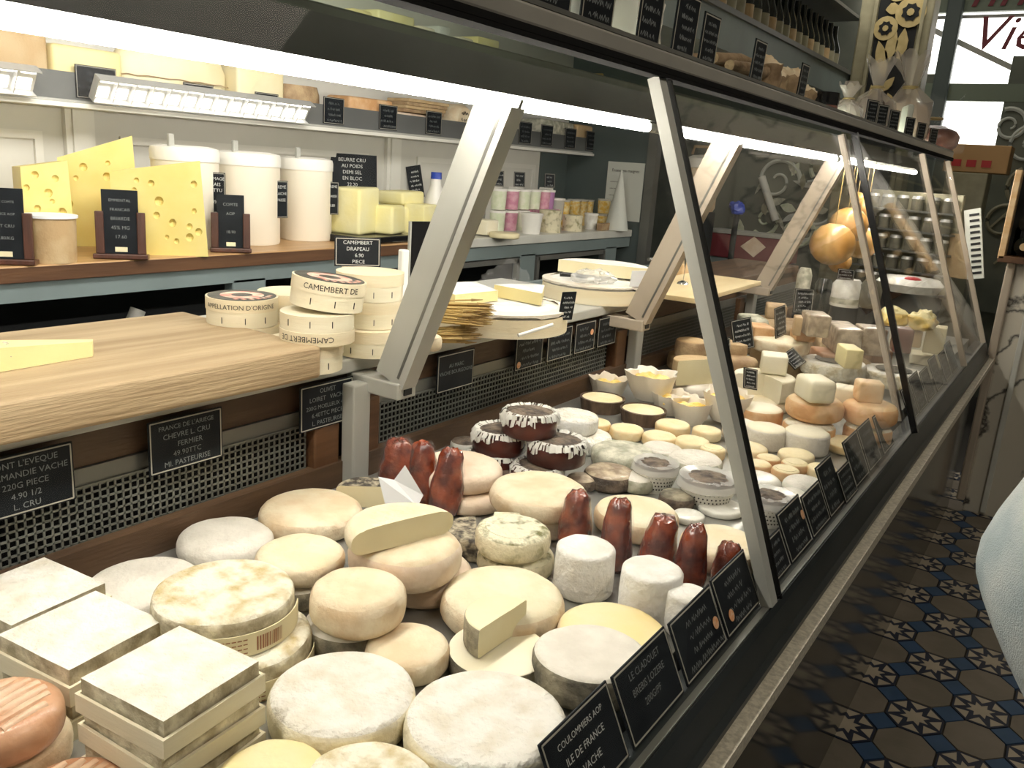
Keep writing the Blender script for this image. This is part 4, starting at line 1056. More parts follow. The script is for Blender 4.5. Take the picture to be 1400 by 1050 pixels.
put(MB().prism([(.02, -.008), (.10, -.006), (.12, .004), (.02, .008)], .005, .0065), 'blade', 'steel', t)
p = B1 + Vector((-.05, .10, ZB + .001)); q = wheel_mb(.045, .05, .5, .1, .02, .55, 20)
tag(put(q, 'crumpled_film', 'clear_wrap', None, p, smooth=15), 'crumpled clear film behind the slice on the first brie', 'plastic film')
p = B2 + Vector((.03, -.075, ZB + .002)); q = wheel_mb(.05, .022, .5, .1, .01, .5, 20)
tag(put(q, 'crumpled_film', 'clear_wrap_heavy', None, p, smooth=15), 'sheet of clear film on the near side of the second brie', 'plastic film')
price_tag('printed slate card clipped to the hoop of the first brie', (B1.x + .150, B1.y + .030, SH + .030), .036, .060, 68, -8, None, False, None, chalk='chalk', n=5)
t = price_tag('printed card with pale sky and dark text on the second brie', (B2.x + .136, B2.y - .020, SH + .030), .055, .020, 62, -6, None, False, None, chalk='chalk', n=2)
put(MB().box((0, .0012, .040), (.055, .0024, .042)), 'pale_print', 'paper_white', t)
p = on(642, 446, 'Z', SH + .03)
tag(put(MB().tube([(-.035, -.02, -.006), (.035, .012, .012)], .0035, 8), 'white_stick', 'plastic_white', None, (B1.x + .152, B1.y - .085, SH + .022), (0, 0, R(40)), smooth=True), 'white plastic stick leaning on the first hoop', 'stick')
tag(put(MB().bbox((0, 0, .004), (.03, .03, .008), .001), 'paper_scrap', 'paper_white', None, (-.985, 2.10, SH)), 'scrap of white paper at the second upright', 'paper')

# beyond the second strut: ply board, spiked tag holder, wood block, knife
tag(put(MB().bbox((0, 0, .007), (.24, .60, .014), .002), 'ply_board', 'ply', None, (-.965, 2.44, SH), (0, 0, R(2))), 'thin pale plywood board past the second strut', 'board')
t = thing('tag_spike', 'steel tag spike with leaf-shaped clip on the plywood board', 'tag holder', (-.985, 2.40, SH + .0145))
put(MB().lathe([(0, 0), (.018, 0), (.014, .006), (.004, .010), (0, .010)], 20), 'foot', 'steel', t, smooth=True)
put(MB().tube([(0, 0, .008), (.002, 0, .07), (0, .002, .12)], .0012, 6), 'stem', 'steel', t, smooth=True)
put(MB().prism([(0, .05), (.009, .09), (.006, .12), (.001, .17), (-.006, .13), (-.008, .09)], -.0006, .0006, 0, Matrix.Rotation(R(60), 4, 'Z') @ Matrix.Rotation(R(90), 4, 'X')), 'leaf_clip', 'steel', t)
tag(put(MB().bbox((0, 0, .024), (.10, .30, .048), .003), 'wood_block', 'block_wood', None, (-1.16, 2.78, SH), (0, 0, R(8))), 'end-grain wooden block behind the plywood board', 'wood block')
t = thing('cheese_knife', 'steel knife resting on the wooden block', 'knife', (-1.16, 2.70, SH + .048), (0, 0, R(75)))
put(MB().tube([(-.12, 0, .006), (-.03, 0, .006)], .006, 8), 'handle', 'alu_dark', t, smooth=True)
put(MB().prism([(-.03, -.009), (.10, -.004), (.13, .006), (-.03, .008)], .004, .006), 'blade', 'steel', t)
tag(put(MB().bbox((0, 0, .012), (.16, .20, .024), .002), 'plastic_tray', 'plastic_white', None, (-1.02, 2.08, SH + .002 - .002), (0, 0, R(2))), 'white plastic tray beside the second strut', 'tray') if False else None

# ================================================================== BACK COUNTER
CT = .945
bc = thing('back_counter', 'blue-grey painted back counter with wood and marble tops', 'counter', (-2.2, 2.2, 0))
bo = Vector((-2.2, 2.2, 0))
put(MB().bbox((-2.215, 1.06, CT - .018), (.43, 2.98, .036), .004), 'wood_top', 'counter_wood', bc, -bo)
put(MB().box((-2.0, 1.06, CT - .020), (.006, 2.98, .034)), 'wood_edge', 'walnut', bc, -bo)
put(MB().bbox((-2.215, 3.33, CT - .014), (.43, 1.54, .036), .004), 'marble_top', 'marble_top', bc, -bo)
put(MB().box((-2.03, 1.8, .885), (.04, 4.6, .05)), 'fascia', 'cabinet_paint', bc, -bo)
put(MB().box((-2.40, 1.8, .45), (.06, 4.6, .86)), 'cabinet_back', 'void_dark', bc, -bo)
put(MB().box((-2.2, 1.8, .40), (.36, 4.6, .02)), 'inner_shelf', 'cabinet_paint', bc, -bo)
for y in (-.4, .62, 1.62, 2.42, 3.12, 3.9):
    put(MB().bbox((-2.03, y, .44), (.04, .12, .86), .004), 'stile', 'cabinet_paint', bc, -bo)
put(MB().box((-2.03, 2.9, .20), (.03, 2.4, .35)), 'lower_panel', 'cabinet_paint', bc, -bo)
for y0, y1 in ((2.50, 3.04), (3.20, 3.82)):
    q = MB()
    for z in (.70, .845): q.box((-2.015, (y0 + y1) / 2, z), (.02, y1 - y0, .02))
    for y in (y0, y1): q.box((-2.015, y, .77), (.02, .02, .16))
    put(q, 'opening_frame', 'alu_dark', bc, -bo)
tag(put(MB().tube([(-.0, -.20, 0), (.0, .0, .10), (0, .12, .28), (0, .16, .36)], .022, 10), 'waste_pipe', 'plastic_white', None, (-2.2, 1.22, .412), smooth=True), 'bent white pipe inside the open cabinet', 'pipe')
for k in range(7):
    tag(put(MB().lathe([(0, 0), (.035, 0), (.035, .13), (.016, .17), (.016, .21), (0, .21)], 18), 'dark_bottle', 'bottle_dark', None, (-2.2 + .05 * (k % 2), .78 + .10 * k, .411), smooth=50), 'dark bottle stored in the open cabinet under the back counter', 'bottle', 'bottles in the open cabinet')

# wedges of holed cheese
def holed_wedge(label, loc, yaw, L_, H0, H1, T_, tilt=0, seed=1, n=16):
    """upright slab: length L_ along x, heights H0..H1, thickness T_; holes on its big face (-y)"""
    t = thing('holed_cheese_wedge', label, 'cheese', loc, (R(tilt), 0, R(yaw)))
    rr = random.Random(seed); poly = [(-L_ / 2, 0), (L_ / 2, 0), (L_ / 2 * .86, H1), (-L_ / 2, H0)]
    q = MB(); V = [(x, -T_ / 2, z) for x, z in poly] + [(x, T_ / 2, z * .97) for x, z in poly]
    q.add(V, [(0, 1, 2, 3), (7, 6, 5, 4), (0, 4, 5, 1), (1, 5, 6, 2), (2, 6, 7, 3), (3, 7, 4, 0)])
    body = put(q, 'paste', 'swiss_paste', t)
    cut = MB(); hol = 0; tries = 0; pos = []
    while hol < n and tries < 300:
        tries += 1; x = rr.uniform(-L_ * .42, L_ * .40); fz = rr.uniform(.10, .9); z = fz * (H0 + (H1 - H0) * (x / L_ + .5)); r = rr.uniform(.006, .0125)
        if any(math.hypot(x - a, z - b) < r + c + .004 for a, b, c in pos): continue
        pos.append((x, z, r)); hol += 1
        T = Matrix.Translation((x, -T_ / 2 + r * .25, z)) @ Matrix.Diagonal((1, .8, 1.1, 1))
        prof = [(0, -r)] + [(r * math.sin(a), -r * math.cos(a)) for a in (.5, 1.0, 1.57, 2.1, 2.6)] + [(0, r)]
        cut.lathe(prof, 12, T=T)
    for k in range(5):
        z = rr.uniform(.15, .85) * H1; r = rr.uniform(.006, .010)
        cut.lathe([(0, -r)] + [(r * math.sin(a), -r * math.cos(a)) for a in (.5, 1.0, 1.57, 2.1, 2.6)] + [(0, r)], 12, T=Matrix.Translation((L_ / 2 - (L_ * .07) * z / H1, rr.uniform(-.3, .3) * T_, z)))
    c_ = put(cut, 'hole_cutter', 'swiss_hole')
    md = body.modifiers.new('holes', 'BOOLEAN'); md.operation = 'DIFFERENCE'; md.object = c_; md.solver = 'EXACT'
    c_.parent = t
    bpy.context.view_layer.update()
    dg = bpy.context.evaluated_depsgraph_get(); me = bpy.data.meshes.new_from_object(body.evaluated_get(dg))
    body.modifiers.clear(); body.data = me; bpy.data.objects.remove(c_)
    return t
holed_wedge('slender upright wedge of holed yellow cheese by the small tan tub', (-2.20, 1.135, CT + .0005), 70, .11, .215, .235, .17, 0, 3, 9)
holed_wedge('large leaning slab of holed yellow cheese before the first canister', (-2.085, 1.385, CT + .001), 58, .235, .215, .255, .09, 3, 8, 17)
holed_wedge('tall wedge of holed cheese behind the leaning slab', (-2.30, 1.345, CT + .0005), 60, .20, .235, .305, .08, 0, 5, 8)
p = on(75, 357, 'Z', CT)
t = thing('tan_tub', 'small tan tub with white paper lid beside the holed wedge', 'tub', (-2.05, 1.07, CT + .0003))
put(MB().lathe([(0, 0), (.052, 0), (.056, .105), (0, .105)], 30), 'tub', 'tan_rind', t, smooth=40)
put(MB().lathe([(0, .105), (.060, .105), (.060, .111), (0, .111)], 30), 'paper_lid', 'paper_white', t, smooth=40)
q = MB().bbox((0, 0, .095), (.16, .24, .19), .01); tag(put(q, 'wrapped_cheese', 'paste_yellow', None, (-2.22, .88, CT + .001), (0, 0, R(20)), smooth=40), 'film-topped yellow cheese at the end of the wood top', 'cheese')
# slate tags in wooden feet
for lb, y, x, w, h, ln in (('slate card in a dark wooden stand before the film-topped cheese', .960, -2.045, .085, .16, ['VIEUX COMTE', 'FRANCE AOP', 'LAIT CRU', '29.80/KG', '']),
                          ('slate card lettered EMMENTAL in a dark wooden stand', 1.235, -2.03, .085, .160, ['EMMENTAL', 'FRANCAIS', 'BRIARDE', '45% MG', '17.60', '']),
                          ('slate card in a dark wooden stand before the first canister', 1.575, -2.035, .075, .150, ['COMTE', 'AOP', '', '18.90', ''])):
    price_tag(lb, (x, y, CT), w, h, 52, 4, ln, False, None, stand='wood', chalk='chalk_dim', name='stand_tag', ts=.55)
# cream canisters with lids, spoons and slate labels
def canister(label, c, r, h):
    t = thing('cream_canister', label, 'canister', (c[0], c[1], CT + .0005))
    put(MB().lathe([(0, 0), (r * .97, 0), (r, .006), (r * 1.01, h), (0, h)], 48), 'body', 'canister', t, smooth=40)
    put(MB().lathe([(0, h + .02), (r * .7, h + .02), (r * 1.0, h + .014), (r * 1.035, h + .004), (r * 1.035, h - .022), (r * 1.01, h - .022)][::-1], 48), 'lid', 'canister_lid', t, smooth=40)
    put(MB().bbox((r * .35, -r * .72, h + .03), (.012, .018, .04), .003), 'ladle_grip', 'alu', t)
    return t
K = [on(262, 344, 'Z', CT), on(348, 338, 'Z', CT), on(428, 332, 'Z', CT)]
specs = ((.092, .268), (.100, .262), (.088, .255))
labs = ('cream canister behind the leaning holed slab', 'widest cream canister, between two others', 'cream canister next to the butter blocks')
cans = []
for k in range(3):
    r, h = specs[k]; p = K[k]; c = (p.x - r * .82 - .03, p.y + r * .45 + .02)
    cans.append((c, r)); canister(labs[k], c, r, h)
c, r = cans[0]; price_tag('slate label hung on the canister behind the holed slab', (c[0] + r * .98, c[1] + r * .34, CT + .105), .060, .115, 50, 0, ['FROMAGE', 'FRAIS', 'BATTU', '', '8%', ''], chalk='chalk')
c, r = cans[1]; price_tag('narrow slate label on the widest canister', (c[0] + r * .90, c[1] + r * .56, CT + .085), .062, .115, 92, 0, ['CREME', 'FRAICHE', 'EPAISSE', '', ''], chalk='chalk')
c, r = cans[2]; price_tag('slate label on the canister next to the butter', (c[0] + r * .92, c[1] + r * .52, CT + .090), .055, .110, 84, 0, ['CREME', '', 'EPAISSE', '', '8.80', ''], chalk='chalk')
# butter on black boards
def on_counter(u, x): return on(u, 300, 'X', x)
yb_ = on_counter(490, -2.15).y
tag(put(MB().bbox((0, 0, .012), (.26, .34, .024), .004), 'black_board', 'black_gloss', None, (-2.16, yb_ + .05, CT + .0006), (0, 0, R(5))), 'black serving board under the cut butter', 'board')
tag(put(MB().bbox((0, 0, .010), (.20, .20, .02), .004), 'black_board', 'black_gloss', None, (-2.19, yb_ + .36, CT + .0006), (0, 0, R(-3))), 'black serving board under the long butter block', 'board')
def butter(label, dx_, dy_, z, d, yaw):
    q = MB().bbox((0, 0, d[2] / 2), d, .012, seg=3); _sd[0] += 1; q.V = wob(q.V, max(d), .06, _sd[0])
    tag(put(q, 'butter_block', 'butter', None, (-2.18 + dx_, yb_ + dy_, z), (0, 0, R(yaw)), smooth=40), label, 'butter')
butter('tall cut block of butter next to the third canister', .01, -.005, CT + .024, (.13, .13, .16), 12)
butter('low cut block of butter in front of the tall one', .055, .11, CT + .0246, (.11, .12, .10), 20)
butter('long pale butter block on the second black board', -.01, .32, CT + .020, (.13, .22, .10), 3)
butter('short pale butter block topping the long one', -.02, .28, CT + .122, (.12, .15, .05), 6)
butter('crumbly heap of butter beside the milk bottle', -.06, .55, CT + .001, (.12, .11, .12), 10)
t = thing('cheese_knife', 'small dark knife at the edge of the wood top', 'knife', (-2.035, yb_ + .05, CT), (0, 0, R(80)))
put(MB().tube([(-.06, 0, .006), (0, 0, .006)], .007, 8), 'handle', 'black_gloss', t, smooth=True); put(MB().prism([(0, -.006), (.10, 0), (0, .006)], .004, .006), 'blade', 'steel', t)
price_tag('big slanted slate lettered BEURRE CRU behind the butter', (-2.40, on(482, 250, 'X', -2.40).y, CT + .16), .20, .135, 62, 6, ['BEURRE CRU', 'AU POIDS', 'DEMI SEL', 'EN BLOC', '22.20'], False, chalk='chalk')
price_tag('narrow slate leaning on the wall panel by the milk bottle', (-2.42, on(572, 250, 'X', -2.42).y, CT + .13), .075, .135, 75, 4, None, False, None, -10, chalk='chalk', n=6)
# milk bottle
t = thing('milk_bottle', 'plastic milk bottle with blue cap and pale label', 'bottle', (-2.16, on_counter(594, -2.16).y, CT))
put(MB().lathe([(0, 0), (.042, 0), (.044, .01), (.044, .125), (.038, .155), (.022, .195), (.020, .225), (0, .225)], 32), 'bottle', 'plastic_white', t, smooth=50)
put(MB().lathe([(.0445, .02), (.0450, .02), (.0450, .105), (.0445, .105)], 32), 'paper_label', 'etched', t, smooth=50)
put(MB().lathe([(0, .248), (.021, .248), (.022, .222), (0, .222)], 24), 'cap', 'blue_cap', t, smooth=40)
t = thing('milk_jug', 'short white jug with dark cap behind the milk bottle', 'jug', (-2.32, on_counter(618, -2.32).y, CT))
put(MB().lathe([(0, 0), (.05, 0), (.05, .12), (.024, .17), (.022, .20), (0, .20)], 28), 'bottle', 'plastic_white', t, smooth=50); put(MB().lathe([(0, .222), (.022, .222), (.022, .198), (0, .198)], 20), 'cap', 'black', t, smooth=40)
block('cream carton stack behind the milk bottle', 577, 279, (.09, .11, .13), CT, 'butter', 8, .004, 'cream_carton', 'carton')
block('pale cheese pack stack behind the strut', 663, 300, (.08, .09, .06), CT + .01, 'paste_white', 5, .004, 'cheese_pack', 'cheese')
# pots and tubs on the marble
def pot(label, u, x, z0, r, h, mt, lid='plastic_white', group=None, name='yogurt_pot', cat='pot', tap=.9):
    y = on_counter(u, x).y
    t = thing(name, label, cat, (x, y, z0), group=group)
    put(MB().lathe([(0, 0), (r * tap, 0), (r, h), (0, h)], 26), 'cup', mt, t, smooth=40)
    if lid: put(MB().lathe([(0, h + .006), (r * 1.06, h + .006), (r * 1.06, h - .004), (r, h - .004)], 26), 'lid', lid, t, smooth=40)
    return t
MZ = .949
for j in range(2):
    for k, (u, mt, cl) in enumerate(((680, 'green_pot', 'pale green'), (697, 'pink_pot', 'pink'), (713, 'green_pot', 'pale green'), (727, 'green_pot', 'pale green'), (740, 'pink_pot', 'pink'), (746, 'lilac_pot', 'lilac'))):
        if j == 0 and k > 2: continue
        pot('%s yogurt pot with white lid in the %s row on the marble' % (cl, ('lower', 'upper')[j]), u, -2.2, MZ + j * .095 if k < 3 else MZ + .095, .036, .084, mt, group='%s yogurt pots, %s row' % (cl, ('lower', 'upper')[j]))
tag(put(MB().bbox((0, 0, .0465), (.075, .26, .093), .003), 'crate', 'pink_pot', None, (-2.21, on_counter(737, -2.21).y, MZ)), 'low pink carton under the end of the upper yogurt row', 'carton')
bulk('thin pale round cheese at the edge of the marble', 690, 318, 42, .022, MZ, 'paste_ivory', 'paste_ivory', .3)
pot('plain white tub standing at the marble edge', 727, -2.06, MZ, .048, .085, 'plastic_white', 'plastic_white', name='white_tub', cat='tub', tap=.82)
pot('clear-lidded tub behind the herbed tub', 757, -2.22, MZ + .04, .048, .10, 'clear_tub', 'plastic_white', name='clear_tub', cat='tub')
for k, (u, h, lb) in enumerate(((752, .10, 'tall tub of herbed cheese beside the white tub'), (783, .075, 'short round of herb-flecked cheese beyond the tall tub'))):
    t = pot(lb, u, -2.08, MZ, .052 if k == 0 else .048, h, 'herb_side', None, name='herbed_cheese_tub', cat='cheese', tap=1)
pot('glass pot of pale cream beyond the herb-flecked round', 808, -2.1, MZ, .034, .075, 'curd', 'plastic_white', name='cream_pot')
for (u, x, z, lb) in ((768, -2.25, .03, 'a'), (783, -2.28, .03, 'b'), (793, -2.28, .03, 'c'), (801, -2.28, .03, 'd')):
    pot('amber printed pot in the cluster behind the herb-flecked round', u, x, MZ, .036, .13, 'amber_pot', 'clear_tub', 'amber pots behind the herbed cheese', name='amber_pot')
for (u, x, z) in ((822, -2.12, 0), (839, -2.12, 0), (853, -2.10, 0)):
    pot('amber printed pot in the lower row before the notice', u, x, MZ, .033, .068, 'amber_pot', 'clear_tub', 'lower amber pots before the notice', name='amber_pot')
for (u, x, z) in ((824, -2.13, 0), (841, -2.13, 0)):
    pot('amber printed pot stacked on the row before the notice', u, x, MZ + .076, .033, .068, 'amber_pot', 'clear_tub', 'upper amber pots before the notice', name='amber_pot')
tag(put(MB().bbox((0, 0, .018), (.03, .11, .036), .003), 'dark_bar', 'brown_rind', None, (-2.04, on_counter(826, -2.04).y, MZ), (0, 0, R(6))), 'dark brown bar in front of the amber pots', 'box')
for u, lb in ((678, 'slate tag standing behind the green yogurt pot'), (707, 'slate tag standing behind the pink yogurt pot'), (748, 'slate tag tilted behind the clear-lidded tub')):
    price_tag(lb, (-2.30, on_counter(u, -2.30).y, MZ + .19), .06, .07, 60, 5, None, True, None, 0, chalk='chalk', n=3)
    tag(put(MB().bbox((0, 0, .095), (.05, .06, .19), .004), 'white_carton', 'plastic_white', None, (-2.325, on_counter(u, -2.30).y + .01, MZ)), 'white carton supporting the ' + lb.replace(' standing', ''), 'carton')
# notice on the partition, and a paper cone
t = thing('notice_sheet', 'white notice sheet headed Fromages maigres on the dark partition', 'notice', on(853, 262, 'Y', 4.105))
put(MB().box((0, 0, 0), (.215, .003, .30)), 'sheet', 'etched', t)
q = MB(); V, F = text_geo('Fromages maigres', .022); q.add([(x, -.003, z + .10) for x, y, z in V], F)
for k in range(5):
    g = MB(); scribble(g, .05, .045 - .035 * k, 4, .006, _rt); q.add([(x - .06, -.003, z) for x, y, z in g.V], g.F)
put(q, 'lettering', 'ink', t)
tag(put(MB().lathe([(0, .30), (.004, .30), (.062, 0), (0, 0)], 30), 'paper_cone', 'etched', None, (-2.02, 3.95, .95), smooth=40), 'white paper cone at the end of the marble', 'paper cone')
# black screen on a clip behind the first strut
t = thing('clip_board', 'large black board with pale edge behind the first strut', 'board', (-1.30, 1.58, SH), (0, 0, R(75)))
put(MB().box((0, 0, .10), (.12, .006, .17)), 'board', 'black_gloss', t); put(MB().box((-.061, -.002, .10), (.004, .008, .17)), 'pale_edge', 'alu', t); put(MB().bbox((-.075, 0, .06), (.02, .02, .12), .004), 'clamp', 'canister_lid', t)

# ================================================================== WALL SHELF
ws = thing('wall_shelf', 'dark grey wall shelf with deep fascia above the canisters', 'shelf', (-2.38, 2.2, 1.33))
wo = Vector((-2.38, 2.2, 1.33))
put(MB().box((-2.37, 1.75, 1.335), (.16, 4.7, .018)), 'shelf_board', 'fascia_grey', ws, -wo)
put(MB().box((-2.295, 1.75, 1.365), (.012, 4.7, .072)), 'fascia', 'fascia_grey', ws, -wo)
put(MB().box((-2.286, 1.75, 1.328), (.012, 4.7, .006)), 'edge_strip', 'alu', ws, -wo)
put(MB().box((-2.355, 1.75, 1.318), (.17, 4.7, .012)), 'pale_underside', 'wall_moulding', ws, -wo)
for lb, y0, y1, nn in (('louvred strip light on the shelf edge above the canisters', 1.31, 2.06, 14), ('louvred strip light on the shelf edge at the end of the wood top', .45, 1.16, 13)):
    t = thing('louvred_light', lb, 'light', (-2.262, (y0 + y1) / 2, 1.338), (0, R(32), 0)); l = y1 - y0
    put(MB().box((-.006, 0, .034), (.010, l, .068)), 'reflector', 'louvre_metal', t)
    put(MB().box((.008, 0, .001), (.024, l, .003)), 'lower_rail', 'louvre_metal', t); put(MB().box((.008, 0, .067), (.024, l, .003)), 'upper_rail', 'louvre_metal', t)
    for k in range(nn):
        y = -l / 2 + l * (k + .5) / nn
        put(MB().bbox((.0, y, .023), (.004, l / nn * .66, .030), .001), 'lamp_cell', 'louvre_light', t); put(MB().bbox((.0, y + .006, .056), (.004, l / nn * .66, .009), .001), 'lamp_slot', 'louvre_light', t)
        put(MB().box((.007, -l / 2 + l * k / nn, .034), (.018, .003, .064)), 'louvre_blade', 'louvre_metal', t)
WZ = 1.345
def shelf_cheese(label, u0, u1, h, mt, kind='block', d=.13):
    y0 = on(u0, 110, 'X', -2.34).y; y1 = on(u1, 110, 'X', -2.34).y; l = y1 - y0; ym = (y0 + y1) / 2
    if kind == 'block': q = MB().bbox((0, 0, h / 2), (d, l, h), .012, seg=3)
    elif kind == 'wheel': q = MB().lathe([(0, 0), (l / 2 * .9, 0), (l / 2, h * .25), (l / 2, h * .75), (l / 2 * .9, h), (0, h)], 40); q.V = [(x * d / l, y, z) for x, y, z in q.V]
    else: q = MB().lathe([(0, 0), (h * .35, .004), (h / 2, .02), (h / 2, d - .02), (h * .4, d), (0, d)], 30); q.V = [(z - d / 2, x, y + h / 2) for x, y, z in q.V]
    _sd[0] += 1.1; q.V = wob(q.V, max(l, h), .03, _sd[0])
    if 'seam' in label or 'stamped' in label:
        t = thing('shelf_cheese', label, 'cheese', (-2.365, ym, WZ)); put(q, 'rind', mt, t, smooth=50); g = MB()
        if 'seam' in label:
            g.tube([(math.cos(R(a)) * d * .53, math.sin(R(a)) * l * .53, h * .52 + .002 * math.sin(a)) for a in range(-85, 86, 10)], .0016, 5); put(g, 'dark_seam', 'brown_rind', t)
        else:
            for k in range(3):
                e_ = MB(); scribble(e_, h * .5, h * .66 - .026 * k, 5, .016, _rt, .003); g.add([(d / 2 + .004, x, z) for x, y, z in e_.V], e_.F)
            put(g, 'stamp', 'ink', t)
        return t
    return tag(put(q, 'shelf_cheese', mt, None, (-2.365, ym, WZ), smooth=50), label, 'cheese')
for a in (('large pale wedge of cheese at the end of the wall shelf', -60, 58, .22, 'tan_rind'), ('yellow cheese block behind the first slate on the wall shelf', 62, 158, .125, 'paste_yellow'),
          ('pale wheel with a dark seam on the wall shelf', 160, 312, .14, 'paste_ivory', 'wheel'), ('smooth buff cheese block on the wall shelf', 314, 378, .15, 'paste_ivory'),
          ('brown rough-rinded cheese on the wall shelf', 382, 438, .11, 'brown_rind', 'wheel'), ('film-wrapped tan cheese on the wall shelf', 468, 528, .10, 'orange_rind'), ('flat pink-brown cheese on the wall shelf', 532, 598, .065, 'pink_rind'),
          ('round log of pale cheese with stamped end on the wall shelf', 612, 645, .13, 'pale_rind', 'log'), ('tan log of cheese behind the strut on the wall shelf', 648, 690, .11, 'tan_rind', 'block'),
          ('green-veined crumbly cheese on the wall shelf', 735, 782, .12, 'grey_herb'), ('orange-brown cheese block on the wall shelf', 786, 808, .12, 'tan_rind'), ('knobbly yellow nut-studded cheese on the wall shelf', 810, 862, .12, 'nut_block')):
    shelf_cheese(*a)
block('stack of thin flat breads above the pink-brown cheese', 560, 118, (.12, .22, .06), WZ + .066, 'straw', 0, .004, 'bread_stack', 'bread') if False else None
y0 = on(540, 130, 'X', -2.36).y
for k in range(4):
    tag(put(MB().bbox((0, 0, .007), (.12, .25, .013), .003), 'flat_slab', 'tan_rind' if k % 2 else 'brown_rind', None, (-2.365, y0 + .12 + .01 * k, WZ + .068 + .0135 * k)), 'thin flat slab stacked on the pink-brown cheese of the wall shelf', 'cheese', 'thin slabs on the wall shelf')
for u, w, h, lb in ((133, .115, .085, 'slate tag on the fascia before the yellow block'), (272, .105, .075, 'slate tag on the fascia under the seamed wheel'), (365, .095, .075, 'slate tag on the fascia under the buff block'), (457, .10, .09, 'slate tag on the fascia beside the rough-rinded cheese'),
                    (532, .10, .09, 'slate tag on the fascia under the film-wrapped tan cheese'), (595, .10, .09, 'slate tag on the fascia under the flat pink-brown cheese'), (722, .11, .10, 'slate tag on the fascia beside the first strut'), (752, .11, .10, 'slate tag on the fascia under the green-veined cheese'),
                    (785, .11, .10, 'slate tag on the fascia under the orange-brown block'), (814, .11, .10, 'slate tag on the fascia under the nut-studded cheese'), (843, .11, .10, 'slate tag at the far end of the fascia')):
    price_tag(lb, (-2.285, on(u, 130, 'X', -2.285).y, 1.338), w, h, 90, 0, None, True, None, chalk='chalk_dim', n=4)
for k in range(3):
    pass
# upper wall shelf with wrapped cheeses
us = thing('upper_wall_shelf', 'upper wall shelf of wrapped pale cheeses seen over the canopy', 'shelf', (-2.35, 2.2, 1.60))
put(MB().box((0, -.4, 0), (.24, 4.8, .02)), 'shelf_board', 'fascia_grey', us)
for k, (u0, u1, mt, cl) in enumerate(((470, 500, 'paste_yellow', 'yellow'), (505, 558, 'butter', 'butter-yellow'), (562, 585, 'paste_white', 'white'), (590, 607, 'etched', 'grey'), (618, 640, 'paste_white', 'creamy'), (644, 675, 'butter', 'crumpled yellow'), (820, 845, 'straw', 'straw-coloured'))):
    y0, y1 = on(u0, 40, 'X', -2.3).y, on(u1, 40, 'X', -2.3).y
    q = MB().bbox((0, 0, .06), (.16, (y1 - y0) * .96, .12 + .02 * (k % 2)), .01); _sd[0] += 1; q.V = wob(q.V, .1, .05, _sd[0]); q.V = [(x, y, z - min(v[2] for v in q.V)) for x, y, z in q.V]
    tag(put(q, 'wrapped_cheese', mt, None, (-2.34, (y0 + y1) / 2, 1.611), smooth=40), '%s wrapped pack on the upper wall shelf' % cl, 'cheese')
# ================================================================== GOODS ON THE GLASS LEDGE
LZ = 1.4055
def ledge_tag(label, u, v, w, h, yaw=90, lean=-3, group=None, dx=.0):
    p = on(u, v, 'X', XT - .006 + dx)
    return price_tag(label, (XT - .006 + dx, p.y, 1.4068), w, h, yaw, lean, None, True, None, chalk='chalk_dim', n=5, group=group)
for a in (('slate card on the top rail, first before the wrapped ham', 745, 20, .10, .08), ('slate card on the top rail beside the wrapped ham', 815, 38, .075, .085), ('tall slate card on the top rail between ham and dried sausage', 885, 62, .065, .088), ('slate card paired with a smaller one on the top rail', 932, 80, .075, .078),
          ('smaller slate card of the pair on the top rail', 965, 90, .062, .068), ('slate card before the tray of dried sausages', 1032, 115, .058, .065), ('narrow slate card by the black jar on the top rail', 1094, 135, .050, .062)):
    ledge_tag(*a)
for k, u in enumerate((1190, 1205, 1222, 1245, 1262, 1280)):
    ledge_tag('slate card seen nearly edge-on before the bagged goods', u, 168, .05, .055, 70, 0, 'slate cards before the bagged goods')
def ledge_obj(q, name, mats, u, x, label, cat, rot=(0, 0, 0), smooth=45, z=LZ):
    y = on(u, 100, 'X', x).y
    return tag(put(q, name, mats, None, (x, y, z), rot, smooth), label, cat)
q = MB().bbox((0, 0, .05), (.12, .16, .10), .01); _sd[0] += 1; q.V = wob(q.V, .1, .08, _sd[0]); q.V = [(x, y, max(0, z)) for x, y, z in q.V]
ledge_obj(q, 'wrapped_pack', 'clear_wrap_heavy', 770, XT - .10, 'film-wrapped grey pack behind the first slate cards', 'wrapped food')
q = wheel_mb(.05, .10, .5, .1, .01, .15); ledge_obj(q, 'wrapped_ham', 'grey_rind', 850, XT - .11, 'film-wrapped ham behind the slate cards', 'ham')
q = MB().bbox((0, 0, .006), (.13, .30, .012), .003); ledge_obj(q, 'serving_tray', 'alu', 1005, XT - .09, 'shallow metal tray of dried goods on the ledge', 'tray')
for k in range(5):
    y = on(990, 100, 'X', XT - .09).y
    q = MB().tube([(-.02, -.12, .012), (0, -.03, .018 + .004 * (k % 2)), (.005, .05, .02), (0, .13, .036)], .0095, 8)
    tag(put(q, 'dried_sausage', 'dried_herb', None, (XT - .135 + .021 * k, y + .05, LZ + .016 + .012 * (k % 2)), (0, 0, R(-8 + 4 * k)), smooth=True), 'knobbly dried sausage lying in the shallow tray', 'sausage', 'dried sausages in the tray')
for k, (u, s) in enumerate(((1046, .050), (1062, .046), (1080, .050), (1104, .040))):
    q = wheel_mb(s * .6, s * 1.3, .5, .1, .005, .3, 20); ledge_obj(q, 'dried_cheese', ['dried_herb', 'pale_rind_side'], u, XT - .07 - .02 * (k % 2), 'small knobbly dried cheese on the ledge before the black jar', 'cheese')['group'] = 'dried cheeses on the ledge'
t = thing('round_card', 'small round tan card standing on the ledge', 'card', (XT - .16, on(1142, 100, 'X', XT - .16).y, LZ), (0, 0, R(50)))
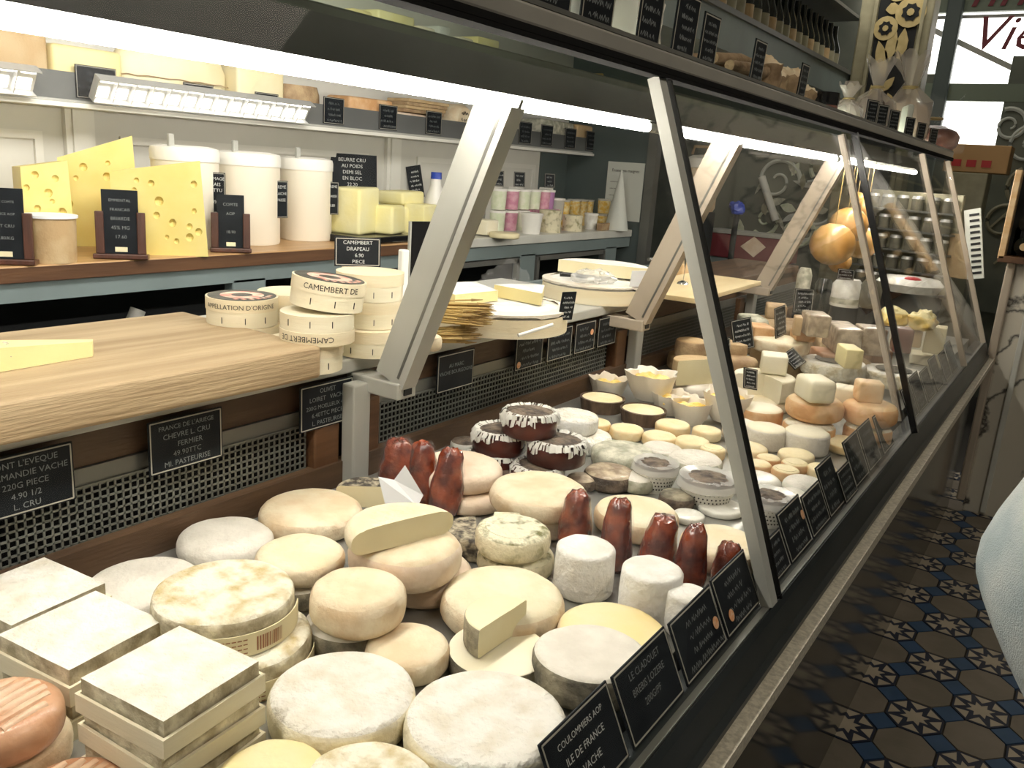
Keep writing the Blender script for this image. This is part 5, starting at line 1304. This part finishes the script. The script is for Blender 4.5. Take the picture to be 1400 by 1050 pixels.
put(MB().lathe([(0, 0), (.020, 0), (.020, .003), (0, .003)], 24), 'disc', 'tan_rind', t, (0, 0, .05), (R(90), 0, 0), True); put(MB().box((0, 0, .015), (.003, .003, .03)), 'stick', 'carton', t)
t = thing('black_jar', 'squat black jar with brown base on the ledge', 'jar', (XT - .07, on(1128, 120, 'X', XT - .07).y, LZ))
put(MB().lathe([(0, 0), (.032, 0), (.035, .012), (.034, .022), (0, .022)], 28), 'brown_base', 'ham_dark', t, smooth=40); put(MB().lathe([(.0, .022), (.034, .022), (.036, .028), (.036, .05), (0, .05)], 28), 'black_lid', 'black_gloss', t, smooth=40)
def gift_bag(label, u, x, r, h, body, film='bag_film'):
    y = on(u, 150, 'X', x).y
    t = thing('gift_bag', label, 'gift bag', (x, y, LZ), (0, 0, random.uniform(0, 6)))
    q = wheel_mb(r * .8, h * .45, .5, .1, .01, .12, 24); put(q, 'contents', body, t, smooth=50)
    prof = [(0, 0), (r, 0), (r * 1.08, h * .2), (r * .85, h * .45), (r * .28, h * .60), (r * .22, h * .66), (r * .45, h * .8), (r * .7, h)]
    q = MB().lathe(prof, 24); _sd[0] += 1.2; q.V = wob(q.V, r, .34, _sd[0]); put(q, 'film', film, t, smooth=20)
    put(MB().lathe([(r * .30, h * .61), (r * .34, h * .63), (r * .30, h * .65)], 16), 'ribbon', 'gilt', t, smooth=True)
gift_bag('clear gift bag of dark sweets behind the black joint', 1195, XT - .10, .060, .21, 'tart_top')
gift_bag('clear gift bag tied over a small white pot', 1158, XT - .08, .046, .10, 'curd')
gift_bag('tall gathered gift bag before the painted column', 1240, XT - .10, .085, .29, 'pink_rind')
gift_bag('wide gift bag with a dark red ham at the end of the ledge', 1278, XT - .10, .12, .20, 'ham_dark', 'clear_wrap')
q = MB().bbox((0, 0, .05), (.02, .10, .10), .008); ledge_obj(q, 'white_card', 'etched', 1250, XT - .04, 'blank white card before the tall gift bag', 'card', (0, 0, R(20)))

# ================================================================== BEHIND THE COUNTER, FAR SIDE
tc_ = thing('bottle_cabinet', 'grey cabinet fascia below rows of dark bottles', 'cabinet', (-1.35, 4.0, 1.75))
X2 = -1.25
ya, yb2 = on(900, 10, 'X', X2).y, on(1165, 95, 'X', X2).y
put(MB().box((0, (ya + yb2) / 2 - 4.0, 1.77 - 1.75), (.20, yb2 - ya, .13)), 'fascia', 'cabinet_paint', tc_, (-.0 + X2 + 1.35 - .10, 0, 0))
put(MB().box((X2 + 1.35 + .002, (ya + yb2) / 2 - 4.0, 1.84 - 1.75), (.02, yb2 - ya, .02)), 'fascia_moulding', 'fascia_grey', tc_)
put(MB().box((X2 + 1.35 - .30, (ya + yb2) / 2 - 4.0, 2.2 - 1.75), (.04, yb2 - ya, .70)), 'cabinet_back', 'void_dark', tc_)
put(MB().box((X2 + 1.35 - .10, (ya + yb2) / 2 - 4.0, 2.12 - 1.75), (.22, yb2 - ya, .015)), 'upper_board', 'fascia_grey', tc_)
k = 0; y = ya + .1
while y < yb2 - .05:
    t = thing('wine_bottle', 'dark bottle with %s label standing in the grey cabinet' % ('dull gold' if k % 3 else 'pale'), 'bottle', (X2 - .10, y, 1.8355), (0, 0, 0), '%s-labelled bottles in the grey cabinet' % ('gold' if k % 3 else 'pale'))
    put(MB().lathe([(0, 0), (.038, 0), (.040, .02), (.040, .12), (.015, .19), (.015, .24), (0, .24)], 18), 'glass', 'bottle_dark', t, smooth=50)
    put(MB().lathe([(.0405, .03), (.041, .03), (.041, .10), (.0405, .10)], 18), 'label', 'gilt_dull' if k % 3 else 'tan_rind', t, smooth=50)
    y += .10; k += 1

# painted column and mirrors of the old shop front
cl = thing('painted_column', 'column panel with gilt flowers and feathers on black', 'column', (-1.06, 5.0, 0))
put(MB().bbox((0, .08, 1.35), (.36, .16, 2.7), .01), 'shaft', 'gilt_dull', cl)
put(MB().box((.015, -.004, 1.8), (.20, .008, 1.2)), 'black_panel', 'black', cl)
for sx in (-.10, .135): put(MB().bbox((sx, -.006, 1.8), (.018, .02, 1.2), .003), 'gilt_bead', 'gilt_dull', cl)
def leaf(a, b, w, n=8):
    a = Vector((a[0], a[1])); b = Vector((b[0], b[1])); d = b - a; s = Vector((-d.y, d.x)).normalized() * w
    L1 = [a + d * (k / n) + s * math.sin(math.pi * k / n) * (1 + .12 * (k % 2)) for k in range(n + 1)]; L2 = [a + d * (k / n) - s * math.sin(math.pi * k / n) for k in range(n - 1, 0, -1)]
    return [(p.x, p.y) for p in L1 + L2]
RX = Matrix.Rotation(R(90), 4, 'X')
def rosette(x, z, r):
    t = put(MB().prism([(r * math.cos(k * .393), r * math.sin(k * .393)) for k in range(16)], 0, .006, 0, RX), 'gilt_flower', 'gilt', cl, (x, -.008, z))
    put(MB().prism([(r * .62 * (1 if k % 2 else .8) * math.cos(k * .393), r * .62 * (1 if k % 2 else .8) * math.sin(k * .393)) for k in range(16)], .006, .008, 0, RX), 'dark_ring', 'black', t)
    put(MB().prism([(r * .25 * math.cos(k * .785), r * .25 * math.sin(k * .785)) for k in range(8)], .008, .012, 0, RX), 'flower_centre', 'gilt', t)
rosette(.075, 2.135, .075); rosette(-.035, 2.06, .06)
for a, b, w in (((.06, 2.06), (.055, 1.90), .028), ((.015, 2.06), (.0, 1.885), .028), ((-.06, 2.0), (.0, 1.82), .030), ((-.05, 2.15), (.02, 2.16), .028), ((.05, 1.82), (-.01, 1.74), .02), ((-.06, 2.24), (.04, 2.20), .03), ((.09, 2.26), (.02, 2.22), .02), ((.03, 1.74), (.09, 1.60), .03), ((-.06, 1.78), (-.02, 1.62), .026)):
    put(MB().prism(leaf(a, b, w), 0, .005, 0, RX), 'gilt_feather', 'gilt', cl, (0, -.008, 0))
# painted mirror panels on the far wall with scroll ornament
def scroll(c, r, turns, a0, t0, mt, parent, y=-.006, flip=1):
    pts = []; n = int(26 * turns)
    for k in range(n + 1):
        f = k / n; a = a0 + flip * f * turns * 6.283; rr = r * (1 - .82 * f); pts.append((c[0] + rr * math.cos(a), y, c[1] + rr * math.sin(a)))
    return put(MB().tube(pts, t0, 6, r2=t0 * .5), 'scroll_ornament', mt, parent, smooth=True)
mp_ = thing('painted_mirror', 'tall dim mirror painted with pale scrolls behind the counter', 'mirror', (-1.55, 5.98, 0))
put(MB().box((0, .0, 1.15), (1.2, .02, 1.6)), 'mirror_glass', 'mirror_green', mp_)
for c, r, tn, a0, fl in (((-.30, 1.25), .16, 1.4, 0, 1), ((-.02, 1.10), .17, 1.5, 2, -1), ((.12, 1.36), .13, 1.3, 1, 1), ((.30, 1.12), .15, 1.5, 3, 1), ((-.12, .92), .12, 1.4, .5, -1), ((.22, .88), .11, 1.3, 2.6, 1), ((-.34, .98), .11, 1.2, 4, 1), ((.0, 1.36), .09, 1.2, 4, -1)):
    scroll(c, r, tn, a0, .016, 'green_pot' if r < .125 else 'etched', mp_, -.02, fl)
rl = random.Random(12)
for k in range(46):
    x, z = rl.uniform(-.55, .5), rl.uniform(.72, 1.5); an = rl.uniform(0, 6.28); l = rl.uniform(.07, .17)
    put(MB().prism(leaf((x, z), (x + l * math.cos(an), z + l * math.sin(an)), rl.uniform(.012, .030)), 0, .006, 0, RX), 'painted_leaf', rl.choice(('etched', 'green_pot', 'grey_herb', 'gilt_dull', 'etched')), mp_, (0, -.012 - .0004 * k, 0))
put(MB().box((.28, -.03, 1.62), (.30, .01, .22)), 'maroon_drape', 'maroon', mp_)
put(MB().bbox((.30, -.05, 1.2), (.07, .05, 2.4), .01), 'grey_pilaster', 'wall_paint', mp_)
put(MB().bbox((.62, -.02, 1.2), (.09, .06, 2.4), .01), 'grey_pilaster', 'wall_green', mp_)
mp2 = thing('etched_mirror', 'dim mirror with pale medallion and scrolls beyond the marble pillar', 'mirror', (.1, 5.98, 0))
put(MB().box((-.05, 0, 1.3), (1.25, .02, 1.5)), 'mirror_glass', 'mirror_green', mp2)
for c, r, tn, a0, fl in (((-.30, 1.78), .16, 1.0, 0, 1), ((-.30, 1.78), .11, 1.0, 0, 1), ((-.62, 1.66), .10, 1.5, 2, -1), ((-.50, 1.55), .12, 1.4, 1, 1), ((-.45, 1.30), .13, 1.3, 2, 1), ((-.20, 1.42), .14, 1.4, 4, -1), ((-.55, 1.10), .12, 1.4, 0, 1), ((-.25, 1.1), .12, 1.4, 3, 1)):
    scroll(c, r, tn, a0, .014, 'etched' if c[1] > 1.5 else 'gilt_dull', mp2, -.02, fl)
for a, b in (((-.62, 1.05), (-.1, 1.75)), ((-.55, .85), (-.15, 1.35)), ((-.35, 1.0), (-.3, 1.6))):
    put(MB().beam((a[0], -.02, a[1]), (b[0], -.02, b[1]), .012, .012, side=(0, 1, 0)), 'painted_ray', 'gilt_dull', mp2)
p = on(1338, 218, 'Y', 5.2)
t = thing('cardboard_box', 'brown cardboard box with red print on a cupboard near the far window', 'box', (p.x, p.y, p.z - .07))
put(MB().bbox((0, 0, .07), (.30, .20, .14), .004), 'carton', 'carton', t)
for k in range(3): put(MB().box((-.09 + .07 * k, -.101, .045), (.045, .002, .035)), 'red_print', 'red_print', t)
tag(put(MB().bbox((0, 0, (p.z - .071) / 2), (.20, .20, p.z - .071), .006), 'pedestal', 'gilt_dull', None, (p.x - .03, p.y, .0)), 'dull olive pedestal under the cardboard box', 'pedestal')

# red-panelled glass chest, pale machine, jars, hanging orange gourd cheeses
p = on(1030, 335, 'Y', 4.6)
t = thing('glass_chest', 'low glass-topped chest with maroon inner panel behind the plywood board', 'chest', (p.x, p.y, p.z - .09))
put(MB().bbox((0, 0, .075), (.46, .12, .13), .006), 'maroon_panel', 'maroon', t); put(MB().bbox((0, 0, .15), (.48, .14, .02), .003), 'steel_top', 'alu', t)
put(MB().prism([(-.05, .02), (.02, .08), (.09, .03), (.03, -.03)], 0, .002, 0, Matrix.Translation((0, -.062, .06)) @ RX), 'pale_card', 'pink_rind', t)
put(MB().box((0, 0, -(p.z - .09) / 2 + .005), (.44, .12, p.z - .09)), 'cabinet', 'cabinet_paint', t)
p = on(955, 262, 'Y', 4.35)
t = thing('milk_churn', 'pale churn with shiny white lid behind the slanted post', 'churn', (p.x, p.y, p.z - .10))
put(MB().lathe([(0, 0), (.085, 0), (.095, .02), (.095, .17), (.075, .205), (.075, .22), (0, .22)], 32), 'body', 'pale_rind_side', t, smooth=50); put(MB().lathe([(0, .29), (.05, .285), (.082, .27), (.088, .225), (.076, .22)], 32), 'lid', 'canister_lid', t, smooth=50)
put(MB().tube([(-.06, 0, .29), (-.05, 0, .33), (.05, 0, .33), (.06, 0, .29)], .008, 8), 'handle', 'brown_rind', t, smooth=True)
put(MB().lathe([(0, 0), (.10, 0), (.10, -(p.z - .10)), (0, -(p.z - .10))], 20), 'stand', 'void_dark', t, smooth=40)
p = on(1008, 285, 'Y', 4.3); t = thing('cloth_stand', 'dark stand with a bright blue cloth beyond the second strut', 'stand', (p.x, p.y, 0))
put(wheel_mb(.035, .06, .5, .1, .0, .4, 16), 'blue_cloth', 'blue_cap', t, (0, 0, p.z - .03), smooth=30); put(MB().tube([(0, 0, 0), (0, 0, p.z)], .015, 10), 'pole', 'void_dark', t, smooth=True)
put(MB().tube([(0, 0, -.16), (.01, 0, .16)], .026, 10), 'slanting_white_tube', 'canister_lid', mp_, on(1050, 272, 'Y', 5.94) - Vector((-1.55, 5.98, 0)), (0, R(-28), 0), smooth=True)
hr = thing('hanging_rack', 'thin steel rack under the canopy from which the orange cheeses hang', 'rack', (-.86, 3.5, 1.33))
for y in (-.34, -.19, -.04, .11, .26, .41): put(MB().box((0, y, .004), (.42, .008, .008)), 'cross_bar', 'alu_dark', hr)
for x in (-.20, .20): put(MB().box((x, 0, .012), (.008, .90, .008)), 'side_bar', 'alu_dark', hr)

for k, (du, dv, s, lb) in enumerate(((-12, 12, .075, 'large ribbed orange gourd cheese hanging lowest left'), (10, -14, .066, 'ribbed orange gourd cheese hanging under the small pair'), (28, 10, .060, 'orange gourd cheese hanging next to the warm post'), (-2, 36, .045, 'dark orange gourd cheese at the bottom of the hanging bunch'),
                      (30, -38, .034, 'small round orange cheese hanging near the top'), (22, -50, .030, 'smallest orange cheese at the top of the bunch'))):
    p = on(1150 + du, 322 + dv, 'Y', 3.16 + .15 * k)
    t = thing('hanging_cheese', lb, 'cheese', p)
    q = MB().lathe([(0, -s)] + [(s * math.sin(a) , -s * math.cos(a)) for a in (.35, .7, 1.05, 1.4, 1.75, 2.1, 2.5, 2.85)] + [(0, s * .95)], 40)
    q.V = [(x * (1 + .07 * abs(math.cos(4 * math.atan2(y, x)))), y * (1 + .07 * abs(math.cos(4 * math.atan2(y, x)))), z) for x, y, z in q.V]
    put(q, 'body', 'pumpkin', t, smooth=60); put(MB().tube([(0, 0, s * .9), (0, 0, 1.336 - p.z)], .0018, 6), 'cord', 'straw', t)
jc = thing('jar_rack', 'slanted rack holding rows of small dim jars beyond the warm post', 'rack', on(1232, 332, 'Y', 4.25), (0, 0, R(-20)))
put(MB().bbox((0, .06, 0), (.44, .02, .46), .004), 'back_board', 'gilt_dull', jc)
put(MB().box((0, .06, -(jc.location.z) / 2 - .11), (.40, .03, jc.location.z - .23)), 'rack_stand', 'void_dark', jc)
for j in range(5): put(MB().box((0, .02, -.215 + .09 * j), (.44, .07, .008)), 'rack_ledge', 'alu_dark', jc)
rz = Matrix.Rotation(R(-20), 4, 'Z')
for j in range(5):
    for k in range(6):
        loc = jc.location + (rz @ Vector((-.185 + .073 * k, .018, -.210 + .09 * j)))
        t = thing('spice_jar', 'small dim glass jar with silvery lid on the slanted rack', 'jar', loc, (0, 0, 0), 'jars on the slanted rack')
        put(MB().lathe([(0, 0), (.026, 0), (.026, .05), (0, .05)], 14), 'glass', 'jar_glass', t, smooth=40); put(MB().lathe([(0, .064), (.024, .062), (.027, .05), (.0, .05)], 14), 'lid', 'louvre_metal', t, smooth=40)
put(MB().bbox((.265, .045, -.03), (.13, .01, .19), .002), 'kraft_card', 'tan_rind', jc)
st2 = put(MB().box((0, 0, 0), (.07, .006, .30)), 'label_strip', 'etched', jc, (.31, .035, .03), (0, R(-14), 0))
for k in range(11): put(MB().box((.008, -.004, -.125 + .025 * k), (.04, .004, .010)), 'rung', 'black', st2)
p = on(1150, 392, 'Y', 3.0)
for k, (u, v, w, h, mt, lb) in enumerate(((1158, 400, .10, .09, 'curd', 'white pot with green band behind the nutty packs'), (1125, 402, .06, .11, 'bottle_dark', 'dark bottle behind the nutty packs'), (1190, 402, .07, .09, 'jar_glass', 'dim glass jar behind the nutty packs'), (1098, 390, .05, .12, 'grey_herb', 'olive-green bottle behind the highest slate tag'))):
    p = on(u, v, 'Y', 2.98); t = thing('back_pot', lb, 'pot', (p.x, p.y, p.z - h / 2))
    put(MB().lathe([(0, 0), (w / 2, 0), (w / 2, h * .8), (w * .35, h), (0, h)], 24), 'body', mt, t, smooth=45)
    if k == 0: put(MB().lathe([(w / 2 + .0005, .01), (w / 2 + .001, .01), (w / 2 + .001, .028), (w / 2 + .0005, .028)], 24), 'green_band', 'grey_herb', t, smooth=45)
    put(MB().lathe([(0, 0), (w / 2 * .9, 0), (w / 2 * .9, -(p.z - h / 2 - .7)), (0, -(p.z - h / 2 - .7))], 16), 'plinth', 'void_dark', t)
    if k == 0: price_tag('small slate tag above the white pot', (p.x, p.y - .06, p.z + h / 2 + .002), .055, .036, 30, 0, None, True, None, chalk='chalk', n=3)
tag(put(MB().lathe([(0, 0), (.10, 0), (.12, .03), (.10, .05), (0, .055)], 30), 'covered_dish', 'curd', None, on(1242, 398, 'Y', 3.5), smooth=50), 'white covered dish with red fruit beyond the warm post', 'dish')
tag(put(wheel_mb(.03, .035, .5, .05, .0, .1, 20), 'red_fruit', 'red_print', None, on(1246, 392, 'Y', 3.44), smooth=50), 'red fruit on the white covered dish', 'fruit')

# ================================================================== MARBLE PILLAR with wine rack
pl = struct(put(MB().bbox((.10, 3.98, 1.35), (.62, .52, 2.7), .01), 'wall_pillar', 'marble'))
put(MB().bbox((-.222, 3.715, .60), (.03, .03, 1.1), .006), 'pillar_moulding', 'alu_warm', pl)
put(MB().bbox((-.135, 3.712, .52), (.02, .02, 1.0), .004), 'pillar_moulding', 'marble_top', pl)
p = on(1366, 352, 'Y', 3.68)
t = thing('wine_rack', 'wooden wall rack holding short dark bottles on the marble pillar', 'rack', (p.x + .15, 3.70, p.z))
put(MB().bbox((0, -.04, .0), (.30, .10, .025), .003), 'bottom_board', 'walnut', t); put(MB().bbox((-.14, -.04, .16), (.022, .10, .32), .003), 'side_board', 'block_wood', t); put(MB().bbox((.14, -.04, .16), (.022, .10, .32), .003), 'side_board', 'walnut', t); put(MB().box((0, .004, .16), (.30, .008, .32)), 'back_board', 'black', t)
for j in range(3):
    for k in range(3):
        b_ = thing('small_bottle', 'short dark bottle lying in the wooden wall rack', 'bottle', (p.x + .075 + .075 * k, 3.665, p.z + .050 + .085 * j), (0, 0, 0), 'bottles in the wall rack')
        put(MB().add(*(lambda g: (g.V, g.F))(MB().lathe([(0, 0), (.034, 0), (.034, .05), (.012, .07), (.012, .085), (0, .085)], 18)), 0, Matrix.Translation((0, .03, 0)) @ RX), 'glass', 'bottle_dark', b_, smooth=50)
        put(MB().add(*(lambda g: (g.V, g.F))(MB().lathe([(.0125, .068), (.0135, .068), (.0135, .086), (0, .086)], 14)), 0, Matrix.Translation((0, .03, 0)) @ RX), 'foil_cap', 'tan_rind', b_, smooth=50)

# ================================================================== CUSTOMER in pale jeans, back towards the counter
def person():
    t = thing('person', 'person in pale blue jeans and dark top standing in the aisle, back to the counter', 'person', (.084, 1.22, .008))
    V = []; E = []; Rr = []
    def v(p, r): V.append(p); Rr.append(r); return len(V) - 1
    pel = v((.05, 0, .86), (.12, .14)); w1 = v((.10, 0, .98), (.11, .14)); ch = v((.13, 0, 1.22), (.12, .17)); nk0 = v((.19, 0, 1.40), (.10, .15)); nk = v((.22, 0, 1.47), (.05, .05)); hd0 = v((.24, 0, 1.54), (.065, .065)); hd1 = v((.26, 0, 1.62), (.085, .075)); hd2 = v((.26, 0, 1.70), (.06, .055))
    E += [(pel, w1), (w1, ch), (ch, nk0), (nk0, nk), (nk, hd0), (hd0, hd1), (hd1, hd2)]
    for s in (-1, 1):
        bt = v((-.01, s * .085, .77), (.115, .105)); th = v((.11, s * .10, .58), (.08, .08)); kn = v((.16, s * .10, .45), (.06, .06)); cf = v((.13, s * .10, .30), (.056, .056)); an = v((.10, s * .10, .09), (.045, .045)); ft = v((.21, s * .115, .045), (.042, .04))
        E += [(pel, bt), (bt, th), (th, kn), (kn, cf), (cf, an), (an, ft)]
        sd = v((.19, s * .19, 1.37), (.07, .07)); el = v((.22, s * .25, 1.10), (.05, .05)); wr = v((.36, s * .20, .95), (.035, .035)); hn = v((.42, s * .18, .92), (.04, .025)); E += [(nk0, sd), (sd, el), (el, wr), (wr, hn)]
        for j in range(4):
            f1 = v((.475, s * (.155 + .018 * j), .905), (.010, .010)); f2 = v((.505, s * (.155 + .018 * j), .885 - .003 * j), (.009, .009)); E += [(hn, f1), (f1, f2)]
        tb = v((.43, s * .14, .90), (.011, .011)); tb2 = v((.455, s * .125, .885), (.010, .010)); E += [(hn, tb), (tb, tb2)]
    me = bpy.data.meshes.new('body'); me.from_pydata(V, E, []); o = bpy.data.objects.new('body', me); COL.objects.link(o)
    o.modifiers.new('skin', 'SKIN')
    for sv, r in zip(me.skin_vertices[0].data, Rr): sv.radius = r
    me.skin_vertices[0].data[0].use_root = True
    s = o.modifiers.new('sub', 'SUBSURF'); s.levels = 2; s.render_levels = 2
    bpy.context.view_layer.update(); dg = bpy.context.evaluated_depsgraph_get(); m2 = bpy.data.meshes.new_from_object(o.evaluated_get(dg))
    o.modifiers.clear(); o.data = m2
    bm = bmesh.new(); bm.from_mesh(m2)
    for zc in (.10, .97, 1.45): bmesh.ops.bisect_plane(bm, geom=bm.verts[:] + bm.edges[:] + bm.faces[:], plane_co=(0, 0, zc), plane_no=(0, 0, 1))
    bm.to_mesh(m2); bm.free()
    for q in ('denim', 'jacket', 'skin', 'black'): m2.materials.append(MATS[q])
    for p in m2.polygons:
        c = p.center; p.use_smooth = True
        p.material_index = 3 if c.z < .10 else (0 if c.z < .97 and c.x < .30 and abs(c.y) < .215 else (1 if c.z < 1.45 and c.x < .37 else 2))
    m2.update(); o.parent = t
    q = MB().lathe([(0, .09), (.05, .085), (.085, .05), (.09, 0), (.075, -.05), (0, -.05)], 24); put(q, 'hair', 'hair', t, (.245, 0, 1.69), smooth=60)
    f = MB()
    for s_ in (-1, 1):
        f.lathe([(0, -.01), (.009, -.004), (.009, .004), (0, .01)], 10, T=Matrix.Translation((.335, s_ * .03, 1.625)))
    put(f, 'eyes', 'black', t, smooth=True); put(MB().lathe([(0, -.018), (.012, -.014), (.008, .01), (0, .02)], 12), 'nose', 'skin', t, (.345, 0, 1.60), smooth=True); put(MB().bbox((.335, 0, 1.565), (.01, .045, .01), .003), 'mouth', 'maroon', t)
    for s_ in (-1, 1): put(MB().lathe([(0, -.012), (.02, -.004), (.02, .004), (0, .012)], 12), 'ear', 'skin', t, (.255, s_ * .082, 1.62), smooth=True)
person()
